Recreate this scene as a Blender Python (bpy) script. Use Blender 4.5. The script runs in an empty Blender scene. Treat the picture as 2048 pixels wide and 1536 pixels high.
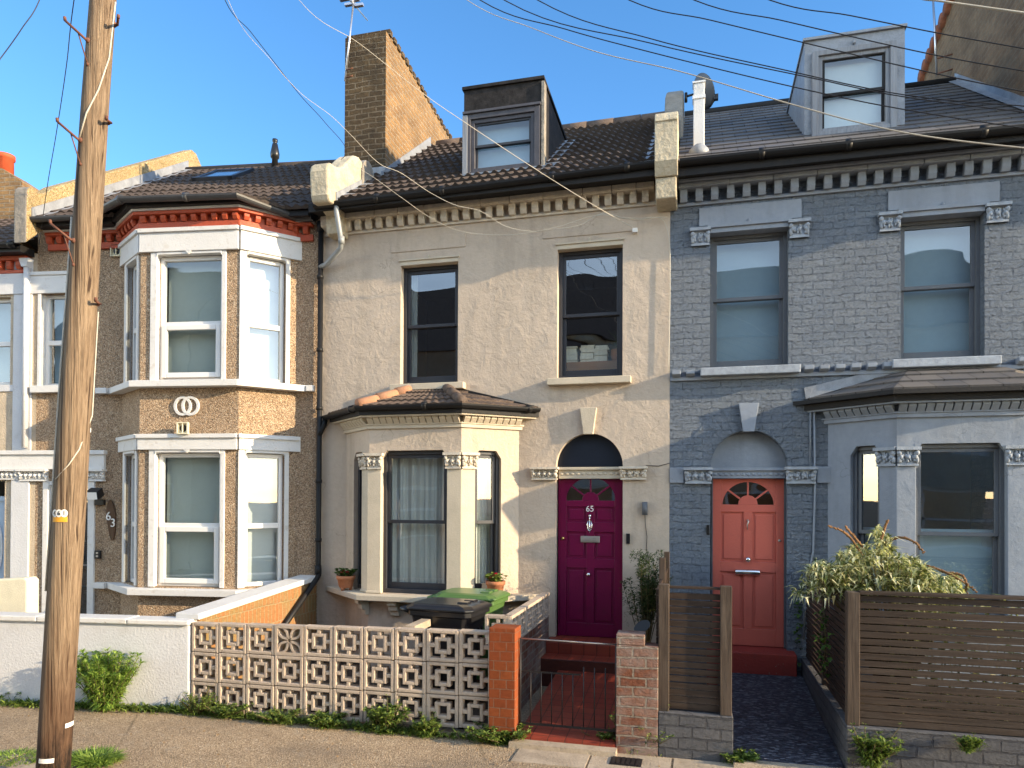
import bpy, bmesh, math, random
from mathutils import Vector, Matrix
rnd = random.Random(7)
R = math.radians
S = bpy.context.scene
COL = S.collection

# ------------------------------------------------------------------ camera
F_PX, YAW, ROLL, PITCH, PYC = 1428.0, R(14.5), R(.28), R(.5), 985.0
CAM = Vector((0, -8.85, 2.2))
_r0 = Vector((math.cos(YAW), math.sin(YAW), 0)); _f0 = Vector((-math.sin(YAW), math.cos(YAW), 0)); _k = Vector((0, 0, 1))
FW = _f0 * math.cos(PITCH) + _k * math.sin(PITCH)
_u0 = _k * math.cos(PITCH) - _f0 * math.sin(PITCH)
RT = _r0 * math.cos(ROLL) + _u0 * math.sin(ROLL)
UP = _u0 * math.cos(ROLL) - _r0 * math.sin(ROLL)
cd = bpy.data.cameras.new('camera'); cam = bpy.data.objects.new('camera', cd); COL.objects.link(cam)
cam.matrix_world = Matrix(((RT.x, UP.x, -FW.x, CAM.x), (RT.y, UP.y, -FW.y, CAM.y), (RT.z, UP.z, -FW.z, CAM.z), (0, 0, 0, 1)))
cd.sensor_width = 36; cd.lens = F_PX * 36 / 2048; cd.shift_y = (PYC - 768) / 2048
cd.clip_start = .05; cd.clip_end = 4000
S.camera = cam
S.view_settings.view_transform = 'Standard'; S.view_settings.look = 'None'
S.view_settings.gamma = 1; S.view_settings.exposure = 1.28

# ------------------------------------------------------------------ sky and sun
SUN_TO = Vector((1, -.14, .285)).normalized()
SUN_EL = math.asin(SUN_TO.z); SUN_AZ = math.atan2(SUN_TO.x, SUN_TO.y)
w = bpy.data.worlds.new('World'); S.world = w; w.use_nodes = True
wn = w.node_tree; bg = wn.nodes['Background']
sky = wn.nodes.new('ShaderNodeTexSky'); sky.sky_type = 'NISHITA'; sky.sun_disc = False
sky.sun_elevation = SUN_EL; sky.sun_rotation = SUN_AZ; sky.altitude = 1500; sky.air_density = 1.0; sky.dust_density = .1; sky.ozone_density = 2.0
# deep clear blue over the houses, bright cloud added behind camera to lift shade
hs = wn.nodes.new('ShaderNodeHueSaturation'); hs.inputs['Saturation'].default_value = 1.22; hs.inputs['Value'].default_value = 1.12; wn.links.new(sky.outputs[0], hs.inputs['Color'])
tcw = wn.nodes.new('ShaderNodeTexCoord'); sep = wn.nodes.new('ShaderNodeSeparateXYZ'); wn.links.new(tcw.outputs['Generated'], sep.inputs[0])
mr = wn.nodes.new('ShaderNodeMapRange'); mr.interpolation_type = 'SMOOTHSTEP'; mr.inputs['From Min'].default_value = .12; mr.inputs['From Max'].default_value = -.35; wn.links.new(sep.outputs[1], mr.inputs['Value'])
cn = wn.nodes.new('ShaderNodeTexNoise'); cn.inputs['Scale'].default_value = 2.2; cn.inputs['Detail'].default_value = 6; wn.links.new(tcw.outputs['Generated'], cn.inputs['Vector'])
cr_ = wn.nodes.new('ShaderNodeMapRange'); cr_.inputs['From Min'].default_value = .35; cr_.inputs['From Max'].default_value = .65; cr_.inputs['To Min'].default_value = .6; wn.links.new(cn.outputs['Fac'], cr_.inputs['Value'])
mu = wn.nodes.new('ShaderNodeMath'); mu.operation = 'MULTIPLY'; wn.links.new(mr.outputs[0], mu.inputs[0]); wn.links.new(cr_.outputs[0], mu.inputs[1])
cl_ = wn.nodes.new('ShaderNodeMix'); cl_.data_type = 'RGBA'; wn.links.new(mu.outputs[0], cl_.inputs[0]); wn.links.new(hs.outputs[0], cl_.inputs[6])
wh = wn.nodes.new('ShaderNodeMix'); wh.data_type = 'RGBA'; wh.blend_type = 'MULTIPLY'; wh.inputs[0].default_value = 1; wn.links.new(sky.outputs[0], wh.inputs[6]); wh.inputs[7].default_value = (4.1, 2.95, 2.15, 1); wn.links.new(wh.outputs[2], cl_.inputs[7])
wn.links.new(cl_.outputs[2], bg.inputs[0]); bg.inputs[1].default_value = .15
sl = bpy.data.lights.new('sun', 'SUN'); sl.energy = 4.2; sl.angle = R(.53); sl.color = (1, .79, .52)
so = bpy.data.objects.new('sun', sl); COL.objects.link(so); so.rotation_euler = SUN_TO.to_track_quat('Z', 'Y').to_euler(); so.location = (20, -10, 15)

# ------------------------------------------------------------------ measuring: a pixel of the 2048 px photograph onto a vertical plane
def ray(px, py): return FW + RT * ((px - 1024) / F_PX) + UP * ((PYC - py) / F_PX)
def P(px, py, y):
    d = ray(px, py); return CAM + d * ((y - CAM.y) / d.y)
def PZ(px, py, z):
    d = ray(px, py); return CAM + d * ((z - CAM.z) / d.z)
A63 = R(8); O63 = Vector((-5.05, 0, 0))
M63 = Matrix.Translation(O63) @ Matrix.Rotation(A63, 4, 'Z')
def P63(px, py, v=0):
    d = ray(px, py); n = Vector((-math.sin(A63), math.cos(A63), 0))
    p = CAM + d * ((v - (CAM - O63).dot(n)) / d.dot(n))
    return M63.inverted() @ p
ID = Matrix.Identity(4)

# ------------------------------------------------------------------ mesh builder
class MB:
    def __init__(s, fr=None): s.v = []; s.f = []; s.sm = []; s.fr = fr or ID
    def at(s, fr): s.fr = fr; return s
    def add(s, pts, faces, smooth=False):
        b = len(s.v); s.v += [s.fr @ Vector(p) for p in pts]
        for f in faces: s.f.append([b + i for i in f]); s.sm.append(smooth)
    def quad(s, a, b, c, d, smooth=False): s.add([a, b, c, d], [(0, 1, 2, 3)], smooth)
    def poly(s, pts): s.add(pts, [tuple(range(len(pts)))])
    def box(s, x0, x1, y0, y1, z0, z1):
        s.add([(x0, y0, z0), (x1, y0, z0), (x1, y1, z0), (x0, y1, z0), (x0, y0, z1), (x1, y0, z1), (x1, y1, z1), (x0, y1, z1)],
              [(0, 3, 2, 1), (4, 5, 6, 7), (0, 1, 5, 4), (1, 2, 6, 5), (2, 3, 7, 6), (3, 0, 4, 7)])
    def prism(s, prof, axis, a, b):
        """closed profile (list of 2D) extruded on axis x: (y,z), y: (x,z), z: (x,y)"""
        def m(p, t): return {'x': (t, p[0], p[1]), 'y': (p[0], t, p[1]), 'z': (p[0], p[1], t)}[axis]
        prof = [p for i, p in enumerate(prof) if abs(p[0] - prof[i - 1][0]) + abs(p[1] - prof[i - 1][1]) > 1e-4]
        n = len(prof); pts = [m(p, a) for p in prof] + [m(p, b) for p in prof]
        s.add(pts, [tuple(range(n))[::-1], tuple(range(n, 2 * n))] + [(i, (i + 1) % n, n + (i + 1) % n, n + i) for i in range(n)])
    def tube(s, path, r, n=8, cap=True):
        path = [Vector(p) for p in path]; rs = r if isinstance(r, (list, tuple)) else [r] * len(path)
        pts = []; prev = None
        for i, p in enumerate(path):
            t = (path[min(i + 1, len(path) - 1)] - path[max(i - 1, 0)]).normalized()
            a = Vector((0, 0, 1)) if abs(t.z) < .9 else Vector((1, 0, 0))
            if prev is not None and abs(prev.dot(t)) < .98: a = prev
            x = (a - t * a.dot(t)).normalized(); prev = x; y = t.cross(x)
            for k in range(n):
                c = 2 * math.pi * k / n; pts.append(p + x * (rs[i] * math.cos(c)) + y * (rs[i] * math.sin(c)))
        fs = [(i * n + k, i * n + (k + 1) % n, (i + 1) * n + (k + 1) % n, (i + 1) * n + k) for i in range(len(path) - 1) for k in range(n)]
        if cap: fs += [tuple(range(n))[::-1], tuple(range((len(path) - 1) * n, len(path) * n))]
        s.add(pts, fs, True)
    def lathe(s, prof, cx, cy, n=20):
        pts = [(cx + r * math.cos(2 * math.pi * k / n), cy + r * math.sin(2 * math.pi * k / n), z) for r, z in prof for k in range(n)]
        m = len(prof)
        fs = [(i * n + k, i * n + (k + 1) % n, (i + 1) * n + (k + 1) % n, (i + 1) * n + k) for i in range(m - 1) for k in range(n)]
        fs += [tuple(range(n))[::-1], tuple(range((m - 1) * n, m * n))]
        s.add(pts, fs, True)
    def blob(s, c, r, seg=8, rings=5):
        c = Vector(c); r = Vector(r) if not isinstance(r, (int, float)) else Vector((r, r, r))
        pts = [(c.x, c.y, c.z + r.z)]
        for i in range(1, rings):
            a = math.pi * i / rings
            for k in range(seg):
                b = 2 * math.pi * k / seg
                pts.append((c.x + r.x * math.sin(a) * math.cos(b), c.y + r.y * math.sin(a) * math.sin(b), c.z + r.z * math.cos(a)))
        pts.append((c.x, c.y, c.z - r.z)); e = len(pts) - 1
        fs = [(0, 1 + k, 1 + (k + 1) % seg) for k in range(seg)]
        for i in range(rings - 2):
            for k in range(seg):
                a = 1 + i * seg; fs.append((a + k, a + seg + k, a + seg + (k + 1) % seg, a + (k + 1) % seg))
        a = 1 + (rings - 2) * seg; fs += [(e, a + (k + 1) % seg, a + k) for k in range(seg)]
        s.add(pts, fs, True)
    def wall(s, u0, u1, z0, z1, ops=(), rev=.12, v=0):
        """flat wall in the local x-z plane with openings (u0,u1,z0,z1[,'arch']) and reveals"""
        us = sorted({u0, u1} | {x for o in ops for x in o[:2]}); zs = sorted({z0, z1} | {x for o in ops for x in o[2:4]})
        for a, b in zip(us, us[1:]):
            for c, d in zip(zs, zs[1:]):
                m, q = (a + b) / 2, (c + d) / 2
                if any(o[0] < m < o[1] and o[2] < q < o[3] for o in ops): continue
                s.quad((a, v, c), (b, v, c), (b, v, d), (a, v, d))
        for o in ops:
            a, b, c, d = o[:4]; r = v + (o[5] if len(o) > 5 else rev)
            if len(o) > 4 and o[4] == 'arch':
                rad = (b - a) / 2; mx = (a + b) / 2; sp = d - rad; N = 14
                arc = [(mx - rad * math.cos(math.pi * i / (2 * N)), sp + rad * math.sin(math.pi * i / (2 * N))) for i in range(2 * N + 1)]
                for i in range(2 * N):
                    k = a if i < N else b
                    p, q = arc[i], arc[i + 1]
                    s.add([(k, v, d), (p[0], v, p[1]), (q[0], v, q[1])], [(0, 1, 2)])
                    s.quad((p[0], v, p[1]), (p[0], r, p[1]), (q[0], r, q[1]), (q[0], v, q[1]), True)
                d = sp
            elif len(o) > 4 and o[4] == 'bay':
                continue
            else:
                s.quad((a, v, d), (a, r, d), (b, r, d), (b, v, d))
            s.quad((a, v, c), (a, r, c), (a, r, d), (a, v, d)); s.quad((b, v, c), (b, v, d), (b, r, d), (b, r, c))
            s.quad((a, v, c), (b, v, c), (b, r, c), (a, r, c))

def obj(name, mb, mat, parent=None, bevel=0):
    me = bpy.data.meshes.new(name); o = bpy.data.objects.new(name, me); COL.objects.link(o)
    vs = mb.v
    if parent is None:
        xs = [p.x for p in vs]; ys = [p.y for p in vs]; zs = [p.z for p in vs]
        c = Vector(((min(xs) + max(xs)) / 2, (min(ys) + max(ys)) / 2, min(zs)))
        o.location = c; vs = [p - c for p in vs]
    else:
        root = parent
        while root.parent: root = root.parent
        inv = (Matrix.Translation(root.location) @ Matrix.Rotation(root.rotation_euler.z, 4, 'Z')).inverted()
        vs = [inv @ p for p in vs]; o.parent = parent
    me.from_pydata([tuple(p) for p in vs], [], mb.f); me.polygons.foreach_set('use_smooth', mb.sm); me.update()
    bm = bmesh.new(); bm.from_mesh(me); bmesh.ops.recalc_face_normals(bm, faces=bm.faces[:]) if not getattr(mb, 'keep', 0) else None
    bm.to_mesh(me); bm.free()
    if mat is not None: me.materials.append(mat)
    if bevel:
        b = o.modifiers.new('bevel', 'BEVEL'); b.width = bevel; b.segments = 2; b.limit_method = 'ANGLE'; b.angle_limit = R(40)
    return o
def tag(o, label=None, cat=None, group=None, kind=None):
    for k, x in (('label', label), ('category', cat), ('group', group), ('kind', kind)):
        if x: o[k] = x
    return o
def thing(name, label, cat, loc, rz=0, group=None):
    o = bpy.data.objects.new(name, None); COL.objects.link(o); o.location = loc; o.rotation_euler = (0, 0, rz)
    o.empty_display_size = .2
    return tag(o, label, cat, group)
def struct(name, mb, mat): return tag(obj(name, mb, mat), kind='structure')
def text_mb(txt, size, depth, fr, align='CENTER'):
    cu = bpy.data.curves.new('lettering', 'FONT'); cu.body = txt; cu.size = size; cu.extrude = depth; cu.align_x = align; cu.align_y = 'CENTER'; cu.resolution_u = 4
    t = bpy.data.objects.new('lettering', cu); me = bpy.data.meshes.new_from_object(t)
    mb = MB(fr @ Matrix.Rotation(R(90), 4, 'X')); mb.add([tuple(v.co) for v in me.vertices], [tuple(p.vertices) for p in me.polygons])
    bpy.data.objects.remove(t); bpy.data.curves.remove(cu); bpy.data.meshes.remove(me)
    return mb

# ------------------------------------------------------------------ materials
class NT:
    def __init__(s, name):
        s.m = bpy.data.materials.new(name); s.m.use_nodes = True; s.t = s.m.node_tree; s.b = s.t.nodes['Principled BSDF']; s.out = s.t.nodes['Material Output']
        s.tc = s.n('ShaderNodeTexCoord'); s.co = s.tc.outputs['Object']
    def n(s, typ, **kw):
        x = s.t.nodes.new(typ)
        for k, v in kw.items(): setattr(x, k, v)
        return x
    def l(s, a, b): s.t.links.new(a, b)
    def scale(s, vec, x, y, z, rot=None):
        m = s.n('ShaderNodeMapping'); m.inputs['Scale'].default_value = (x, y, z)
        if rot: m.inputs['Rotation'].default_value = rot
        s.l(vec, m.inputs[0]); return m.outputs[0]
    def noise(s, sc, det=4, rough=.6, vec=None, dist=0):
        x = s.n('ShaderNodeTexNoise'); x.inputs['Scale'].default_value = sc; x.inputs['Detail'].default_value = det; x.inputs['Roughness'].default_value = rough
        x.inputs['Distortion'].default_value = dist; s.l(vec or s.co, x.inputs['Vector']); return x.outputs['Fac']
    def vor(s, sc, vec=None, feat='F1', out='Distance'):
        x = s.n('ShaderNodeTexVoronoi', feature=feat); x.inputs['Scale'].default_value = sc; s.l(vec or s.co, x.inputs['Vector']); return x.outputs[out]
    def ramp(s, fac, stops):
        x = s.n('ShaderNodeValToRGB'); e = x.color_ramp.elements
        while len(e) < len(stops): e.new(.5)
        for i, (p, c) in enumerate(stops):
            e[i].position = p; e[i].color = (*c, 1) if not isinstance(c, (int, float)) else (c, c, c, 1)
        s.l(fac, x.inputs[0]); return x.outputs[0]
    def mix(s, fac, a, b, mode='MIX'):
        x = s.n('ShaderNodeMix', data_type='RGBA', blend_type=mode)
        for i, v in ((0, fac), (6, a), (7, b)):
            if hasattr(v, 'is_linked'): s.l(v, x.inputs[i])
            elif i == 0: x.inputs[0].default_value = v
            else: x.inputs[i].default_value = (*v, 1) if not isinstance(v, (int, float)) else (v, v, v, 1)
        return x.outputs[2]
    def math(s, op, a, b=0):
        x = s.n('ShaderNodeMath', operation=op)
        for i, v in enumerate((a, b)):
            if hasattr(v, 'is_linked'): s.l(v, x.inputs[i])
            else: x.inputs[i].default_value = v
        return x.outputs[0]
    def col(s, c):
        if hasattr(c, 'is_linked'): s.l(c, s.b.inputs['Base Color'])
        else: s.b.inputs['Base Color'].default_value = (*c, 1)
        return s
    def bump(s, h, dist=.01, strength=1.0):
        x = s.n('ShaderNodeBump'); x.inputs['Distance'].default_value = dist; x.inputs['Strength'].default_value = strength
        s.l(h, x.inputs['Height'])
        if getattr(s, 'lastb', None): s.l(s.lastb, x.inputs['Normal'])
        s.lastb = x.outputs[0]; s.l(x.outputs[0], s.b.inputs['Normal']); return s
    def set(s, rough=.8, spec=.3, metal=0):
        s.b.inputs['Roughness'].default_value = rough; s.b.inputs['Specular IOR Level'].default_value = spec; s.b.inputs['Metallic'].default_value = metal; return s
def dk(c, k): return tuple(x * k for x in c)

def plain(name, c, var=.25, sc=6, rough=.7, spec=.3, bump=0, bsc=80, metal=0, speck=0):
    t = NT(name); n = t.noise(sc, 5); f = t.noise(sc * 9, 3)
    m = t.ramp(t.math('ADD', t.math('MULTIPLY', n, .7), t.math('MULTIPLY', f, .3)), [(.3, dk(c, 1 - var)), (.7, dk(c, 1 + var * .6))])
    if speck: m = t.mix(t.ramp(t.noise(bsc * .4, 2), [(.62, 0), (.7, speck)]), m, dk(c, .35))
    t.col(m).set(rough, spec, metal)
    if bump: t.bump(t.noise(bsc, 4), bump)
    return t.m
def render_mat(name, c, stain=(.2, .17, .13), coarse=.012):
    t = NT(name); n = t.noise(1.3, 6, .65); f = t.noise(14, 5); st = t.noise(1.0, 5, .6, t.scale(t.co, 3.2, 3.2, .5))
    m = t.ramp(n, [(.3, dk(c, .86)), (.7, dk(c, 1.06))]); m = t.mix(t.ramp(f, [(.35, .25), (.6, 0)]), m, dk(c, .72))
    m = t.mix(t.ramp(st, [(.52, 0), (.78, .45)]), m, stain)
    wv = t.n('ShaderNodeVectorMath', operation='ADD'); wq = t.n('ShaderNodeTexNoise'); wq.inputs['Scale'].default_value = 3; wq.inputs['Detail'].default_value = 4; t.l(t.co, wq.inputs['Vector']); t.l(wq.outputs['Color'], wv.inputs[0]); t.l(t.co, wv.inputs[1])
    ck = t.math('MULTIPLY', t.ramp(t.vor(.8, wv.outputs[0], 'DISTANCE_TO_EDGE'), [(.0015, 1), (.006, 0)]), t.ramp(t.noise(.9, 3), [(.5, 0), (.6, .6)])); m = t.mix(ck, m, dk(stain, .7))
    m = t.mix(t.ramp(t.noise(.45, 3, .5), [(.52, 0), (.56, .16)]), m, dk(c, 1.18))
    t.col(m).set(.88, .15)
    t.bump(t.noise(5, 4, .55, None, .6), coarse * 3.2, .5).bump(t.noise(26, 6, .62), coarse, .7).bump(t.noise(160, 3), .002, .6)
    return t.m
def planevec(t):
    """wall coordinates: x+y along the wall, z up"""
    sp = t.n('ShaderNodeSeparateXYZ'); t.l(t.co, sp.inputs[0]); cb = t.n('ShaderNodeCombineXYZ')
    t.l(t.math('ADD', sp.outputs[0], sp.outputs[1]), cb.inputs[0]); t.l(sp.outputs[2], cb.inputs[1]); return cb.outputs[0]
def brick_mat(name, c1, c2, mort, bw=.225, rh=.075, ms=.011, bump=.012, rough_b=.5, soot=None, sootamt=.5, msmooth=.25, offs=.5, wob=.02):
    t = NT(name); v = planevec(t)
    ns = t.n('ShaderNodeTexNoise'); ns.inputs['Scale'].default_value = 4.5; ns.inputs['Detail'].default_value = 3; t.l(v, ns.inputs['Vector'])
    vm = t.n('ShaderNodeVectorMath', operation='MULTIPLY_ADD'); t.l(ns.outputs['Color'], vm.inputs[0]); vm.inputs[1].default_value = (wob, wob, 0); t.l(v, vm.inputs[2])
    b = t.n('ShaderNodeTexBrick', offset=offs); b.inputs['Scale'].default_value = 1; b.inputs['Brick Width'].default_value = bw; b.inputs['Row Height'].default_value = rh
    b.inputs['Mortar Size'].default_value = ms; b.inputs['Mortar Smooth'].default_value = msmooth; b.inputs['Bias'].default_value = 0
    b.inputs['Color1'].default_value = (*c1, 1); b.inputs['Color2'].default_value = (*c2, 1); b.inputs['Mortar'].default_value = (*mort, 1)
    t.l(vm.outputs[0], b.inputs['Vector'])
    m = t.mix(t.ramp(t.noise(30, 5), [(.3, .55), (.7, 0)]), b.outputs['Color'], dk(c1, .55))
    if soot: m = t.mix(t.ramp(t.noise(2.2, 6, .7), [(.4, 0), (.65, sootamt)]), m, soot)
    t.col(m).set(.9, .15)
    t.bump(t.math('SUBTRACT', 1, b.outputs['Fac']), bump, 1).bump(t.noise(17, 7, .7, t.scale(v, 1, 1.7, 1)), bump * 1.9, rough_b).bump(t.noise(90, 3), .003, .5)
    return t.m
def pebble_mat(name, c):
    t = NT(name); v = t.vor(78); cl = t.vor(78, None, 'F1', 'Color'); s = t.n('ShaderNodeSeparateColor'); t.l(cl, s.inputs[0])
    m = t.ramp(s.outputs[0], [(0, dk(c, .5)), (.3, dk(c, .95)), (.75, dk(c, 1.4)), (1, (.68, .56, .42))])
    m = t.mix(t.ramp(v, [(.4, 0), (.8, .6)]), m, dk(c, .4)); m = t.mix(t.ramp(t.noise(1.6, 5), [(.4, 0), (.75, .45)]), m, dk(c, .5))
    t.col(m).set(.9, .2); t.bump(t.math('SUBTRACT', 1, v), .018, .9).bump(t.noise(30, 3), .01, .5)
    return t.m
def paint_mat(name, c, dirt=(.25, .2, .14), amt=.5, rough=.55, chip=None, bump=.004):
    t = NT(name); n = t.noise(7, 6, .7)
    m = t.ramp(t.noise(2, 4), [(.3, dk(c, .92)), (.7, c)])
    m = t.mix(t.ramp(n, [(.55, 0), (.78, amt)]), m, dirt)
    if chip: m = t.mix(t.ramp(t.noise(11, 6, .75, None, .5), [(.66, 0), (.69, 1)]), m, chip)
    t.col(m).set(rough, .35); t.bump(t.noise(45, 4), bump)
    return t.m
def wood_mat(name, c1, c2, axis, rough=.75, wear=0, sc=1.0, rawcol=(.2, .16, .12)):
    t = NT(name); k = {'x': (1.2, 26, 26), 'z': (26, 26, 1.2), 'y': (26, 1.2, 26)}[axis]
    n = t.noise(1.6 * sc, 6, .65, t.scale(t.co, *k), .4); g = t.noise(.9, 4)
    m = t.ramp(n, [(.3, c1), (.68, c2)]); m = t.mix(t.ramp(g, [(.35, 0), (.7, .5)]), m, dk(c1, .75))
    if wear: m = t.mix(t.ramp(t.noise(5, 6, .7, t.scale(t.co, *[min(x, 6) / 4 for x in k])), [(.5, 0), (.75, wear)]), m, rawcol)
    t.col(m).set(rough, .3); t.bump(n, .006, .8)
    return t.m
def leaf_mat(name, c1, c2, back=None):
    t = NT(name); g = t.n('ShaderNodeNewGeometry'); m = t.ramp(g.outputs['Random Per Island'], [(0, dk(c1, .7)), (.35, c1), (.7, c2), (1, dk(c2, 1.35))])
    t.col(m).set(.38 if name.startswith('silvery') else .55, .5 if name.startswith('silvery') else .35)
    tr = t.n('ShaderNodeBsdfTranslucent'); t.l(t.mix(1, m, (1.0, 1.15, .55), 'MULTIPLY'), tr.inputs[0])
    mx = t.n('ShaderNodeMixShader'); mx.inputs[0].default_value = .35; t.l(t.b.outputs[0], mx.inputs[1]); t.l(tr.outputs[0], mx.inputs[2]); t.l(mx.outputs[0], t.out.inputs[0])
    return t.m
def glass_mat(name, refl=.14, wob=.0025, wsc=3.0, tint=(.85, .9, .9)):
    t = NT(name); gl = t.n('ShaderNodeBsdfGlossy'); gl.inputs['Roughness'].default_value = .015; gl.inputs[0].default_value = (.95, .97, 1, 1)
    tr = t.n('ShaderNodeBsdfTransparent'); tr.inputs[0].default_value = (*tint, 1)
    fr = t.n('ShaderNodeLayerWeight'); fr.inputs[0].default_value = .5
    f = t.math('ADD', t.math('MULTIPLY', t.math('POWER', fr.outputs['Facing'], 3), 1 - refl), refl)
    mx = t.n('ShaderNodeMixShader'); t.l(f, mx.inputs[0]); t.l(tr.outputs[0], mx.inputs[1]); t.l(gl.outputs[0], mx.inputs[2]); t.l(mx.outputs[0], t.out.inputs[0])
    bp = t.n('ShaderNodeBump'); bp.inputs['Distance'].default_value = wob * 10; bp.inputs['Strength'].default_value = .35; t.l(t.noise(wsc, 0, .5, t.scale(t.co, .8, .8, 2.2)), bp.inputs['Height']); t.l(bp.outputs[0], gl.inputs['Normal'])
    return t.m
M = {}
M['render65'] = render_mat('beige_render', (.515, .425, .335), (.22, .185, .14), .010)
M['stone65'] = plain('painted_stone_beige', (.52, .45, .345), .14, 5, .8, .2, .004, 60)
M['carve65'] = plain('carved_stone_beige', (.6, .53, .43), .25, 14, .85, .2, .006, 60)
M['brick67'] = brick_mat('grey_painted_brick', (.26, .305, .365), (.305, .345, .395), (.215, .25, .305), .225, .085, .008, .05, 1.0, (.15, .165, .19), .35, .8, .5, .06)
M['stone67'] = render_mat('grey_painted_stone', (.27, .30, .345), (.13, .13, .135), .005)
M['carve67'] = plain('carved_stone_grey', (.33, .36, .40), .3, 14, .8, .25, .006, 50)
M['pebble63'] = pebble_mat('pebbledash', (.42, .295, .19))
M['pebble_yellow'] = pebble_mat('yellow_pebbledash', (.45, .33, .16))
M['white63'] = paint_mat('weathered_white_paint', (.64, .63, .61), (.35, .28, .2), .55, .6, (.36, .29, .22))
M['white'] = paint_mat('white_masonry_paint', (.58, .585, .6), (.4, .38, .34), .45, .65, None, .006)
M['upvc'] = plain('white_window_plastic', (.68, .67, .65), .05, 3, .35, .45)
M['redpaint'] = paint_mat('red_painted_brick', (.42, .075, .03), (.12, .02, .01), .7, .5, (.5, .16, .1), .006)
M['dark_frame'] = plain('dark_grey_window_paint', (.035, .036, .042), .2, 6, .45, .4)
M['grey_frame'] = paint_mat('slate_grey_window_paint', (.12, .13, .145), (.2, .19, .18), .5, .6, (.3, .28, .25))
M['grey_dormer'] = wood_mat('weathered_grey_timber', (.19, .2, .22), (.3, .31, .33), 'z', .8, .4)
M['glass'] = glass_mat('window_glass', .15, .0006, 2)
M['glass_old'] = glass_mat('old_window_glass', .2, .0009, 2.2)
M['glass_matte'] = glass_mat('window_glass_even', .13, .0004, 2)
M['blind_blue'] = plain('pale_blue_blind', (.33, .42, .49), .08, 2, .9, .1)
M['blind_green'] = plain('grey_green_blind', (.47, .51, .47), .08, 2, .9, .1)
M['blind_white'] = plain('off_white_blind', (.55, .58, .58), .06, 2, .9, .1)
M['curtain'] = plain('net_curtain', (.62, .62, .58), .12, 3, .95, .05)
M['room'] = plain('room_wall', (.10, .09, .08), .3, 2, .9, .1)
M['tile'] = plain('brown_concrete_roof_tile', (.12, .088, .07), .4, 9, .8, .25, .005, 60, 0, .5)
M['tile_dark'] = plain('dark_concrete_roof_tile', (.07, .054, .045), .4, 9, .8, .25, .005, 60, 0, .5)
M['lead'] = plain('lead_sheet', (.25, .265, .29), .35, 7, .5, .4, .004, 30)
M['black_plastic'] = plain('black_gutter_plastic', (.011, .011, .012), .3, 5, .5, .3)
M['metal_pipe'] = plain('grey_pipe_paint', (.26, .28, .29), .2, 6, .4, .5)
M['fascia'] = paint_mat('dark_fascia_board', (.014, .013, .013), (.04, .035, .03), .5, .7)
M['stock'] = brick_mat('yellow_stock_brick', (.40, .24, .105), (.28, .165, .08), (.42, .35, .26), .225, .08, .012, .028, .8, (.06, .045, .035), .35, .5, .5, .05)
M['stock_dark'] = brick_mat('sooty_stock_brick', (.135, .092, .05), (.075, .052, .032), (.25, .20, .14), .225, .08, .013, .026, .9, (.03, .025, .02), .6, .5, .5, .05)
M['stock_brown'] = brick_mat('brown_stock_brick', (.30, .19, .11), (.20, .125, .075), (.27, .2, .13), .225, .075, .012, .016, .8, (.07, .045, .03), .45)
M['red_brick'] = brick_mat('red_pier_brick', (.27, .07, .022), (.20, .048, .017), (.22, .14, .09), .118, .085, .0045, .008, .35, (.3, .07, .025), .5, .2)
M['old_brick'] = brick_mat('old_red_brick', (.19, .07, .04), (.27, .13, .085), (.30, .255, .2), .225, .085, .011, .014, 1.0, (.36, .33, .3), .6, .4, .5, .035)
M['garden_brick'] = brick_mat('orange_garden_brick', (.42, .175, .07), (.34, .2, .09), (.42, .32, .18), .078, .225, .009, .014, 1.0, (.22, .2, .08), .55, .4, .5, .03)
M['terracotta'] = plain('terracotta', (.42, .17, .085), .25, 9, .8, .2, .003, 60)
M['hip'] = plain('faded_clay_hip_tile', (.38, .2, .12), .35, 7, .85, .2, .004, 40)
M['terracotta_red'] = plain('red_clay_pot', (.48, .09, .035), .2, 9, .7, .25)
M['kneeler'] = plain('weathered_cream_render', (.50, .43, .31), .35, 5, .9, .15, .02, 18)
M['conc'] = plain('weathered_concrete', (.26, .235, .2), .4, 6, .9, .15, .015, 20)
M['screen'] = plain('cast_concrete_block', (.48, .385, .30), .2, 7, .9, .15, .006, 70, 0, .35)
M['tarmac'] = None
M['door65'] = paint_mat('plum_gloss_paint', (.15, .003, .042), (.06, .012, .022), .5, .32, None, .003)
M['door67'] = paint_mat('coral_door_paint', (.56, .13, .09), (.34, .10, .075), .5, .45, None, .003)
M['step67'] = paint_mat('red_step_paint', (.30, .04, .03), (.13, .05, .04), .7, .55, (.25, .15, .12), .008)
M['chrome'] = plain('polished_chrome', (.75, .75, .74), .05, 5, .15, .5, 0, 1, 1.0)
M['brass'] = plain('brass', (.6, .42, .15), .1, 5, .25, .5, 0, 1, 1.0)
M['pewter'] = plain('dull_pewter', (.42, .38, .34), .2, 9, .4, .5, 0, 1, .6)
M['fence'] = wood_mat('dark_weathered_slats', (.022, .014, .010), (.062, .040, .028), 'x', .65, .3, 1, (.11, .085, .068))
M['fence_y'] = wood_mat('dark_weathered_slats_side', (.022, .014, .010), (.062, .040, .028), 'y', .65, .3, 1, (.11, .085, .068))
M['post'] = wood_mat('weathered_fence_post', (.045, .031, .022), (.10, .07, .05), 'z', .75, .4, 1, (.2, .16, .125))
M['ply'] = wood_mat('oiled_wood', (.32, .13, .045), (.42, .19, .07), 'x', .6)
M['pole'] = None
M['rust'] = plain('rusted_steel', (.16, .07, .045), .5, 20, .8, .3)
M['iron'] = plain('black_iron', (.015, .013, .014), .3, 9, .5, .4)
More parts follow.
